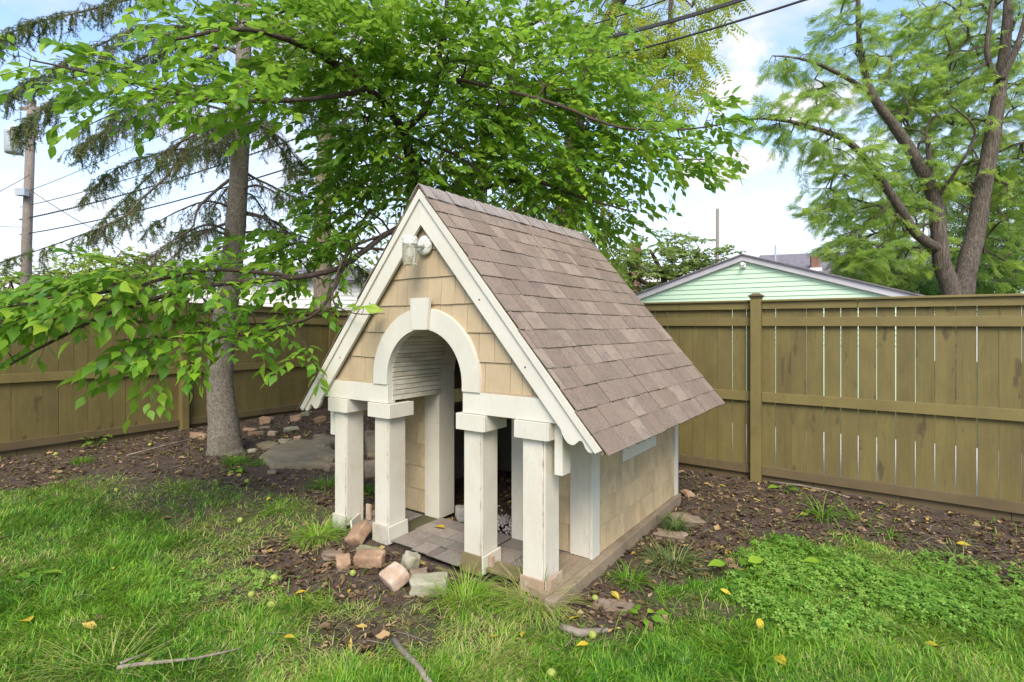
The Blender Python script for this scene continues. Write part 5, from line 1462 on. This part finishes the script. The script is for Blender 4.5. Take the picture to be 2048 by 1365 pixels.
tuft(350, 975, 160, .16, .18, M_grass, 'low tangled tuft below the left fence post', tint=(.4, 1), lean=(.4, 1.3), w=.005, w0=.05)
tuft(1260, 1165, 160, .17, .14, M_grass, 'green tuft in the litter beside the side timber', tint=(.1, .6), w=.005)
tuft(220, 1340, 70, .34, .2, M_grass, 'flattened straw coloured seed stalks at the lower left', tint=(.85, 1), lean=(1.0, 1.45), curl=(.0, .3), w=.004)


def broad_plant(px, py, n_, h, leaf, mat, label, up_=.6):
    c = G(px, py); e = empty('weed', tuple(c)); tag(e, label, 'weed')
    m = MB(); R_ = []; 
    for i in range(n_):
        az = i * 2.4 + RNG.uniform(-.3, .3); t = RNG.uniform(.4, 1); d = np.array([math.cos(az) * (1 - up_ * .6), math.sin(az) * (1 - up_ * .6), up_]) * h * t
        m.tube([(0, 0, 0), tuple(d * .55), tuple(d)], [.002, .0015, .001], 3); ax = np.array([math.cos(az), math.sin(az), .15])
        Rm = frames(ax[None], np.array([[0, 0, 1.0]]) + RNG.normal(0, .2, (1, 3)))[0]
        o = bpy.data.objects.new('leaf', leaf_meshes[i % 4]); COL.objects.link(o); o.parent = e
        o.matrix_local = Matrix.Translation(Vector(d)) @ Matrix([list(r) for r in Rm]).to_4x4() @ Matrix.Scale(leaf * float(RNG.uniform(.7, 1.1)), 4)
    m.obj('stem', M_clover, e)


broad_plant(1567, 985, 7, .12, .10, M_clover, 'small weed with round leaves at the foot of the right fence')
broad_plant(1475, 1150, 6, .16, .12, M_clover, 'upright light green weed at the left edge of the clover patch')
broad_plant(1285, 1245, 7, .10, .075, M_clover, 'light green rosette of long leaves at the lawn edge right of the timber')
broad_plant(190, 895, 12, .22, .09, M_clover, 'low vine sprouting against the bottom rail of the left fence')
broad_plant(220, 880, 8, .26, .08, M_clover, 'second vine sprout climbing the left fence rail')
broad_plant(70, 1160, 7, .07, .11, M_clover, 'dandelion like rosette of long leaves in the left lawn')
broad_plant(1660, 1140, 6, .10, .11, M_clover, 'larger leaved weed standing out of the clover patch')
broad_plant(470, 945, 6, .06, .12, M_clover, 'flat leaved weed below the spruce tufts')

# clover
cl = MB(); cv = []; cf = []
for k in range(3):
    a = k * 2 * math.pi / 3
    pts_ = [(0, 0, 0), (-.32, .45, .05), (-.25, .85, .02), (0, .78, 0), (.25, .85, .02), (.32, .45, .05)]
    o_ = len(cv); cv += [(p[0] * math.cos(a) - p[1] * math.sin(a), p[0] * math.sin(a) + p[1] * math.cos(a), p[2]) for p in pts_]
    cf += [(o_, o_ + 5, o_ + 4, o_ + 3), (o_, o_ + 3, o_ + 2, o_ + 1)]
CV = np.array(cv); CF = np.array(cf)


def clover(poly, n_, label, hmax=.09, sz=.016):
    W = wpoly(poly); W = np.array(W); x = RNG.uniform(W[:, 0].min() - .3, W[:, 0].max() + .3, n_ * 5); y = RNG.uniform(W[:, 1].min() - .2, W[:, 1].max() + .2, n_ * 5)
    d = pdist(x, y, [tuple(w) for w in W]) + (fbm(x * 4, y * 4) - .5) * .5; k_ = RNG.random(len(x)) < np.clip(d * 5 + .35, 0, 1) * np.clip(2.6 * fbm(x * 6 + 3, y * 6) - .6, 0, 1)
    x, y = x[k_][:n_], y[k_][:n_]; m_ = len(x); z = gz(x, y) + RNG.uniform(.015, hmax, m_) * (.4 + fbm(x * 3, y * 3 + 8)); 
    up = np.stack([RNG.normal(0, .35, m_), RNG.normal(-.15, .35, m_), np.ones(m_)], 1); az = RNG.uniform(0, 6.28, m_)
    Rm = frames(np.stack([np.cos(az), np.sin(az), RNG.normal(0, .2, m_)], 1), up)
    vs, fs, tt = stamp(CV, CF, Rm, RNG.uniform(.65, 1.3, m_) * sz, np.stack([x, y, z], 1), np.clip(RNG.normal(.5, .25, m_) + (fbm(x * 2, y * 2) - .5), 0, 1))
    o = link('clover', np_mesh('clover', vs, fs, tt, M_clover)); tag(o, label, 'clover', kind='stuff')


clover([(1440, 1130), (1500, 1100), (1600, 1095), (1700, 1130), (1800, 1180), (1830, 1240), (1760, 1290), (1640, 1300), (1500, 1240), (1430, 1180)], 3600, 'dense bright green clover patch between lawn and bare earth at right', .075, .020)
clover([(1780, 1150), (1900, 1120), (2080, 1160), (2080, 1260), (1900, 1280)], 1800, 'thinner clover growing at the right edge of the lawn', .08, .02)
clover([(370, 1130), (430, 1100), (560, 1160), (480, 1210), (330, 1230), (290, 1200)], 420, 'scattered clover in the lawn left of the bricks', .05, .017)
clover([(480, 1300), (560, 1280), (590, 1340), (520, 1350)], 170, 'small clover patch at the bottom centre of the lawn', .04, .017)

# dead leaf litter
LV = np.array([(-.18, -.5, 0), (.18, -.5, 0), (-.42, -.05, .10), (0, 0, -.03), (.42, 0, .12), (-.2, .42, .02), (.22, .40, .06), (0, .7, .10)], float)
LF = np.array([(0, 1, 3), (0, 3, 2), (1, 4, 3), (2, 3, 5), (3, 4, 6), (3, 6, 5), (5, 6, 7)])
N = 60000
Yc = 2.3 + 7.2 * RNG.random(N) ** 1.3; Xc = (RNG.random(N) * 2 - 1) * (Yc * .98 + .2); s = soil(Xc, Yc)
a_, b_ = house_ab(Xc, Yc)
dn = s * (.16 + .75 * np.clip(2.4 * (fbm(Xc * 1.8 + 2, Yc * 1.8) - .32), 0, 1)); dn = np.where((b_ > .9) & (s > .6), np.maximum(dn, .7), dn)
dn = np.where(s > .05, dn, .012)
keep = (RNG.random(N) < dn) & ~(in_house(Xc, Yc) & (b_ < .6)) & ~beyond(Xc, Yc); Xc, Yc = Xc[keep], Yc[keep]; n = len(Xc)
up = np.stack([RNG.normal(0, .45, n), RNG.normal(0, .45, n), np.ones(n)], 1); az = RNG.uniform(0, 6.28, n)
Rm = frames(np.stack([np.cos(az), np.sin(az), RNG.normal(0, .25, n)], 1), up)
sz = np.exp(RNG.normal(-3.45, .42, n)); sz = np.clip(sz * .85, .010, .062)
S3 = np.stack([sz * RNG.uniform(.4, 1.0, n), sz, sz * RNG.uniform(.5, 2.6, n)], 1)
tn = np.clip(RNG.beta(1.6, 2.6, n), 0, .93); tn = np.where(RNG.random(n) < .025, 1.0, tn)
vs, fs, tt = stamp(LV, LF, Rm, S3, np.stack([Xc, Yc, gz(Xc, Yc) + .006 + RNG.random(n) * .010], 1), tn)
o = link('leaf_litter', np_mesh('leaf_litter', vs, fs, tt, M_litter)); tag(o, 'brown dead leaf litter covering the bare earth by the fences', 'leaf litter', kind='stuff')
# fine twigs in the litter
m = MB()
for i in range(620):
    Y = 2.6 + 6.5 * random.random() ** 1.2; x = random.uniform(-1, 1) * (Y * .95)
    if float(soil(np.array([x]), np.array([Y]))[0]) < .3 and random.random() < .85: continue
    if bool(beyond(np.array([x]), np.array([Y]))[0]) or bool(in_house(np.array([x]), np.array([Y]))[0]): continue
    az = random.uniform(0, 6.28); L = random.uniform(.05, .28); z = float(gz(x, Y)) + .012
    m.tube([(x, Y, z), (x + math.cos(az) * L * .5 + random.uniform(-.02, .02), Y + math.sin(az) * L * .5, z + random.uniform(0, .02)), (x + math.cos(az) * L, Y + math.sin(az) * L, z)], [.0025, .002, .0012], 3)
o = m.obj('fallen_twigs', M_stick); tag(o, 'thin fallen twigs mixed through the leaf litter', 'twigs', kind='stuff')
# soil crumbs
CR = np.array([(1, 0, 0), (-.6, .8, 0), (-.5, -.9, 0), (0, 0, .9), (0, 0, -.6)], float); CRF = np.array([(0, 1, 3), (1, 2, 3), (2, 0, 3), (1, 0, 4), (2, 1, 4), (0, 2, 4)])
N = 26000; Yc = 2.4 + 5.5 * RNG.random(N) ** 1.2; Xc = (RNG.random(N) * 2 - 1) * (Yc * .98); s = soil(Xc, Yc); keep = (RNG.random(N) < s) & ~beyond(Xc, Yc) & ~in_house(Xc, Yc); Xc, Yc = Xc[keep], Yc[keep]; n = len(Xc)
vs, fs, tt = stamp(CR, CRF, rand_rot(n), np.clip(np.exp(RNG.normal(-5.1, .5, n)), .002, .02), np.stack([Xc, Yc, gz(Xc, Yc) + .003], 1), RNG.random(n) * .5)
o = link('soil_crumbs', np_mesh('soil_crumbs', vs, fs, tt, M_litter)); tag(o, 'dark crumbs of earth on the bare soil', 'soil', kind='stuff')

# ------------------------------------------------------------------ stones, bricks, nuts, sticks
import bmesh


def lump(dims, rough, seed, flat=False):
    bm = bmesh.new(); bmesh.ops.create_cube(bm, size=1.0)
    bmesh.ops.subdivide_edges(bm, edges=bm.edges, cuts=5, use_grid_fill=True)
    r_ = random.Random(seed); ox, oy, oz = (r_.uniform(0, 50) for _ in range(3))
    from mathutils import noise
    for v in bm.verts:
        c = v.co.copy(); k = 1.0 - .18 * max(0, c.length - .55)
        v.co = c * k; nz = noise.noise(Vector((c.x * 2.2 + ox, c.y * 2.2 + oy, c.z * 2.2 + oz))); n2 = noise.noise(Vector((c.x * 6 + oy, c.y * 6 + ox, c.z * 6)))
        v.co += c.normalized() * (nz * rough + n2 * rough * .6 + .02 * noise.noise(c * 14 + Vector((ox, oy, oz))))
        v.co = Vector((v.co.x * dims[0], v.co.y * dims[1], v.co.z * dims[2]))
    bmesh.ops.smooth_vert(bm, verts=bm.verts, factor=.5, use_axis_x=True, use_axis_y=True, use_axis_z=True)
    me = bpy.data.meshes.new('stone'); bm.to_mesh(me); bm.free(); return me


def slab(px_pts, th, seed, z_up=0.0):
    """flat stone whose outline is given as ground points"""
    W = [G(px, py) for px, py in px_pts]; c = np.mean(W, axis=0); rel = [(p - c)[:2] for p in W]; r_ = random.Random(seed); n_ = len(rel)
    vs = []; 
    for k_, (s_, z) in enumerate(((1.04, -.02), (1.03, th * .55), (.96, th), (.55, th * 1.05))):
        for i, p in enumerate(rel): vs.append((p[0] * s_ + r_.uniform(-.006, .006), p[1] * s_ + r_.uniform(-.006, .006), z + r_.uniform(-.004, .004)))
    vs.append((0, 0, th * 1.04)); fs = [(k_ * n_ + i, k_ * n_ + (i + 1) % n_, (k_ + 1) * n_ + (i + 1) % n_, (k_ + 1) * n_ + i) for k_ in range(3) for i in range(n_)]
    fs += [(3 * n_ + i, 3 * n_ + (i + 1) % n_, 4 * n_) for i in range(n_)]
    return c, MB().add(vs, fs)


def stone(px, py, dims, mat, label, rz=0, rx=0, ry=0, rough=.12, name='stone', cat='stone', up_=None, seed=None, grp=None):
    me = lump(dims, rough, seed or int(px * 7 + py)); c = G(px, py); o = link(name, me, None, mat, 0.004, True)
    o.location = (c[0], c[1], c[2] + (dims[2] * .42 if up_ is None else up_)); o.rotation_euler = (rx, ry, rz); tag(o, label, cat, grp); return o


stone(717, 1085, (.13, .17, .085), M_brick, 'brick tipped up against the deck corner between the first two posts', -.5, .5, -.35, .05, 'brick', 'brick', .06)
stone(740, 1133, (.19, .11, .085), M_brick, 'largest flat pinkish brick in front of the second post', -.08, .12, 0, .05, 'brick', 'brick', .05)
stone(790, 1172, (.16, .13, .085), M_brick_white, 'brick with worn white painted face and a central dimple', -.9, .45, .0, .05, 'brick', 'brick', .055)
stone(686, 1135, (.085, .11, .07), M_brick, 'small broken brick piece left of the flat pinkish brick', .4, .3, 0, .14, 'brick', 'brick')
stone(666, 1118, (.13, .08, .05), M_rock, 'dark wedge of stone left of the broken brick piece', .3, 0, .2, .2)
stone(858, 1183, (.22, .12, .09), M_rock_green, 'pale green grey stone right of the white painted brick', .15, .1, 0, .14)
stone(822, 1140, (.09, .10, .11), M_rock_green, 'mossy upright stone chip behind the white painted brick', .6, .2, .3, .25)
stone(838, 1158, (.11, .07, .06), M_rock, 'small brown stone tucked behind the pale green one', .2, 0, 0, .2)
stone(735, 1108, (.15, .05, .05), M_rock_green, 'thin stone sliver behind the flat pinkish brick', -.3, 0, 0, .2)
c = stone(912, 1035, (.12, .11, .11), M_concrete, 'grey concrete lump on the porch floor beside the left door jamb', .3, .05, 0, .13, 'concrete_lump', 'stone')
c.location = (X0 + .775 * U[0] + .60 * V[0], Y0 + .775 * U[1] + .60 * V[1], .085 + .045)
stone(1372, 1045, (.22, .18, .08), M_rock, 'weathered grey stump edge under the dark strap leaved clump', .3, .1, .15, .3, 'tree_stump', 'stump', .01)
stone(1340, 1075, (.24, .16, .07), M_rock, 'flat grey root flare left of the stump', -.4, 0, 0, .3, 'tree_root', 'root', .0)
stone(1225, 1215, (.24, .13, .035), M_rock, 'half buried flat brown stone beside the playhouse timber', -.4, 0, 0, .12, up_=.0)
c, s_ = slab([(520, 918), (545, 900), (590, 885), (625, 886), (660, 890), (662, 905), (690, 922), (660, 936), (610, 938), (545, 938)], .055, 1)
o = s_.obj('flagstone', M_flag, None, .004); o.location = c; tag(o, 'large flat grey flagstone left of the outer front post', 'flagstone')
c, s_ = slab([(622, 892), (640, 884), (668, 884), (672, 896), (650, 904), (630, 904)], .05, 2); o = s_.obj('flagstone', M_flag, None, .004); o.location = c + [0, 0, .03]; tag(o, 'smaller angular grey flagstone behind the large flat one', 'flagstone')
c, s_ = slab([(512, 893), (535, 886), (560, 889), (548, 899), (525, 899)], .03, 3); o = s_.obj('flagstone', M_flag, None, .003); o.location = c; tag(o, 'thin pale flagstone behind the left end of the large one', 'flagstone')
c, s_ = slab([(730, 885), (760, 878), (790, 900), (775, 915), (735, 918)], .08, 5); o = s_.obj('flagstone', M_flag, None, .004); o.location = c; tag(o, 'grey slab seen between the two left posts', 'flagstone')
c, s_ = slab([(728, 930), (765, 925), (790, 940), (770, 955), (732, 958)], .05, 6); o = s_.obj('flagstone', M_rock, None, .004); o.location = c; tag(o, 'brown slab in front of the grey slab between the left posts', 'flagstone')
rocks = [(655, 930, (.22, .15, .12), M_flag, 'rounded grey brown stone at the right end of the flagstone'), (640, 918, (.10, .09, .05), M_rock, 'small brown stone on the flagstone edge'), (659, 942, (.11, .10, .09), M_rock, 'round pebble stone beside the outer post'),
         (570, 887, (.15, .10, .06), M_rock_green, 'mossy stone behind the flagstone'), (595, 882, (.09, .07, .06), M_brick_white, 'small pale stone behind the flagstone'), (505, 905, (.12, .05, .04), M_rock_green, 'greenish stone sliver by the trunk'),
         (582, 862, (.2, .10, .06), M_rock_green, 'pale wedge shaped stone in the litter'), (512, 870, (.2, .09, .05), M_brick, 'orange red brick shard right of the trunk'), (500, 862, (.2, .07, .04), M_brick, 'thin red brick shard above the orange one'), (530, 858, (.14, .06, .04), M_flag, 'grey sliver of stone near the fence'),
         (532, 845, (.16, .12, .10), M_brick, 'dark red brick lump against the left fence'), (592, 842, (.16, .12, .10), M_brick, 'dark red brick lump nearest the fence corner'), (612, 832, (.14, .12, .07), M_rock_green, 'pale stone under the left eave tip'), (400, 878, (.24, .12, .08), M_brick, 'red brown brick half hidden left of the trunk'),
         (545, 960 - 12, (.09, .05, .04), M_rock, 'dark pebble below the flagstone'), (640, 880, (.16, .11, .08), M_rock, 'brown stone behind the outer post'), (665, 890, (.16, .12, .10), M_rock, 'dusty brown stone touching the outer post'), (740, 878, (.15, .13, .12), M_rock, 'rounded brown stone between the two left posts'),
         (640, 845, (.18, .10, .09), M_brick, 'red stone under the left eave'), (715, 850, (.16, .10, .08), M_brick, 'red stone between the capitals of the left posts'), (545, 872, (.1, .09, .07), M_brick_white, 'pinkish shard in front of the brick shards')]
for i, (px, py, dm, mt, lb) in enumerate(rocks): stone(px, py, dm, mt, lb, random.uniform(-.6, .6), random.uniform(-.15, .15), random.uniform(-.15, .15), .18, seed=i + 50)
stone(1378, 993, (.13, .09, .04), M_brick_white, 'torn pale scrap lying at the rear corner of the playhouse', .7, .5, .2, .3, 'paper_scrap', 'scrap')

# white pebbles inside the doorway
N = 420; a_ = np.concatenate([RNG.normal(1.02, .10, N), RNG.uniform(.7, 1.5, 90)]); b_ = np.concatenate([RNG.normal(.78, .10, N), RNG.uniform(.7, 1.9, 90)])
x = X0 + a_ * U[0] + b_ * V[0]; y = Y0 + a_ * U[1] + b_ * V[1]; n = len(x)
IC = []
bm = bmesh.new(); bmesh.ops.create_icosphere(bm, subdivisions=1, radius=1); bm.verts.ensure_lookup_table(); IV = np.array([v.co[:] for v in bm.verts]); IF = np.array([[v.index for v in f.verts] for f in bm.faces]); bm.free()
hgt = np.concatenate([np.clip(.07 - np.hypot(a_[:N] - 1.02, b_[:N] - .78) * .25, 0, 1), np.zeros(90)])
S3 = RNG.uniform(.007, .016, (n, 1)) * RNG.uniform(.6, 1.2, (n, 3))
vs, fs, tt = stamp(IV, IF, rand_rot(n, 2), S3, np.stack([x, y, .0 + hgt + .01 + RNG.random(n) * .012], 1), RNG.random(n))
o = link('pebbles', np_mesh('pebbles', vs, fs, tt, M_pebble, True)); tag(o, 'heap of small white pebbles inside the playhouse doorway', 'pebbles', kind='stuff')

# walnuts in green husks
nuts = [(527, 1160, 'left one of the two green nuts lying side by side on the earth'), (548, 1164, 'right one of the two green nuts lying side by side on the earth'), (706, 1153, 'green nut below the small broken brick'), (503, 1196, 'green nut in the grass below the pair of nuts'), (542, 1218, 'dull green nut sunk in grass below the pair'),
        (233, 985, 'green nut in grass near the left fence'), (480, 1050 - 4, 'green nut far up the lawn by the pale tuft'), (297, 1336, 'green nut touching the long fallen branch'), (1103, 1357, 'green nut at the bottom edge below the playhouse'), (1687, 1246, 'pale nut in the grass under the clover'),
        (1885, 1256, 'pale green nut at the right of the lawn'), (1580, 1262, 'flattened green nut in the grass below the clover'), (1185, 1278, 'green nut right of the yellow leaves'), (494, 967, 'green nut on the earth above the lawn'), (1190, 1197 + 6, 'yellow nut beside the timber end'), (300, 893, 'green nut against the left fence base'), (112, 912, 'yellow green nut in the weeds by the left fence')]
nm = lump((.036, .036, .036), .03, 9); nm.materials.append(M_nut)
bm = bmesh.new(); bmesh.ops.create_icosphere(bm, subdivisions=3, radius=.021)
from mathutils import noise as _mn
for v in bm.verts: v.co *= 1 + .05 * _mn.noise(v.co * 90)
nm = bpy.data.meshes.new('green_nut'); bm.to_mesh(nm); bm.free(); nm.materials.append(M_nut)
for px, py, lb in nuts:
    c = G(px, py); o = link('green_nut', nm, None, None, 0, True); o.location = (c[0], c[1], c[2] + .02); s_ = random.uniform(.85, 1.15); o.scale = (s_, s_, s_ * .95); o.rotation_euler = (random.random() * 6,) * 3
    tag(o, lb, 'nut', 'green nuts fallen on the lawn')

# yellow fallen leaves
yl = [(60, 1257, .11, 'large yellow leaf in the lawn at far left'), (227, 1150, .07, 'small yellow leaf in the middle of the left lawn'), (985, 1290, .10, 'large curled yellow leaf below the dry clump'), (1047, 1278, .06, 'yellow leaf right of the large curled one'), (1137, 1246, .09, 'narrow yellow leaf beside the dry grass clump'), (1030, 1230, .05, 'yellow leaf in the green clump'),
      (1571, 1347, .10, 'yellow leaf at the bottom right of the lawn'), (1177, 1290 + 12, .06, 'tan yellow leaf near the rotten stick'), (1222, 1188, .08, 'yellow leaf lying on the half buried stone'), (1268, 1107, .07, 'yellow leaf left of the wide dark clump'), (1912, 1090, .08, 'bright yellow leaf on the earth at far right'), (1782, 1022, .06, 'yellow leaf upright near the right fence'), (1603, 980, .07, 'yellow leaf right of the fence post foot'),
      (1437, 973, .07, 'yellow leaf between playhouse and fence post'), (1506, 1000, .05, 'yellow leaf on dark earth before the fence post'), (1452, 1105, .05, 'yellow leaf above the clover edge'), (1520, 1250, .08, 'yellow leaf at the lawn edge below the clover'), (1385, 1208, .09, 'yellow leaf left of the clover patch'), (1440, 1190, .07, 'orange yellow leaf near the clover'), (540, 1010 - 7, .05, 'yellow leaf by the loose tuft'),
      (448, 1220, .09, 'wide yellow leaf in the lawn below the nut pair'), (590, 1192, .06, 'yellow leaf on the bare earth by the bricks'), (567, 1288, .06, 'orange leaf in the small clover patch'), (700, 1187 - 4, .05, 'yellow leaf on the earth left of the painted brick'), (830, 1005 + 60 - 35, .09, 'yellow leaf on the porch floor'), (583, 945, .04, 'tiny yellow leaf below the flagstone'), (1760, 960 + 64, .05, 'small yellow leaf in the litter by the right fence'), (1875, 1345 - 40, .06, 'pale leaf at the right of the lawn')]
for px, py, sz_, lb in yl:
    c = G(px, py); o = bpy.data.objects.new('fallen_leaf', leaf_meshes[0].copy() if False else leaf_meshes[random.randint(0, 3)].copy()); o.data.materials.clear(); o.data.materials.append(M_yellow); COL.objects.link(o)
    o.location = (c[0], c[1], c[2] + (.035 if float(soil(np.array([c[0]]), np.array([c[1]]))[0]) < .4 else .014)); o.scale = (sz_ * .8, sz_, sz_); o.rotation_euler = (random.uniform(-.35, .35), random.uniform(-.4, .4), random.uniform(0, 6.28))
    if 'porch' in lb: a__ = np.array([.80, .36]); o.location = (X0 + a__[0] * U[0] + a__[1] * V[0], Y0 + a__[0] * U[1] + a__[1] * V[1], .095)
    tag(o, lb, 'leaf', 'yellow leaves fallen on the ground')


def stick(pts, r, label, up_=.015, forks=()):
    P = [G(px, py) + [0, 0, up_] for px, py in pts]
    m = MB().tube(P, r, 8)
    for f in forks: m.tube([G(px, py) + [0, 0, up_ + .01] for px, py in f], [r[0] * .7, r[0] * .5, r[0] * .3][:len(f)], 6)
    c = P[0]; m.v = [(v[0] - c[0], v[1] - c[1], v[2] - c[2]) for v in m.v]
    o = m.obj('stick', M_stick, None, smooth=True); o.location = c; tag(o, label, 'stick')


stick([(788, 1293), (810, 1322), (835, 1345), (862, 1385)], [.014, .015, .014, .013], 'thick grey stick in the grass at bottom centre', .03)
stick([(235, 1352), (275, 1345), (330, 1340), (390, 1333), (440, 1322), (480, 1312)], [.010, .009, .008, .006, .005, .003], 'long grey fallen branch across the lower left lawn', .035, [[(240, 1348), (270, 1335), (295, 1328)]])
stick([(1540, 968), (1600, 975), (1650, 985), (1700, 1000)], [.010, .009, .008, .006], 'slender branch lying along the foot of the right fence', .02)
stick([(255, 920), (330, 900), (390, 885), (440, 868)], [.010, .009, .007, .004], 'thin branch lying on the earth below the left fence', .05)
stick([(1120, 1262), (1160, 1275), (1215, 1268)], [.02, .022, .012], 'rotten bark covered stick near the lawn edge', .02)
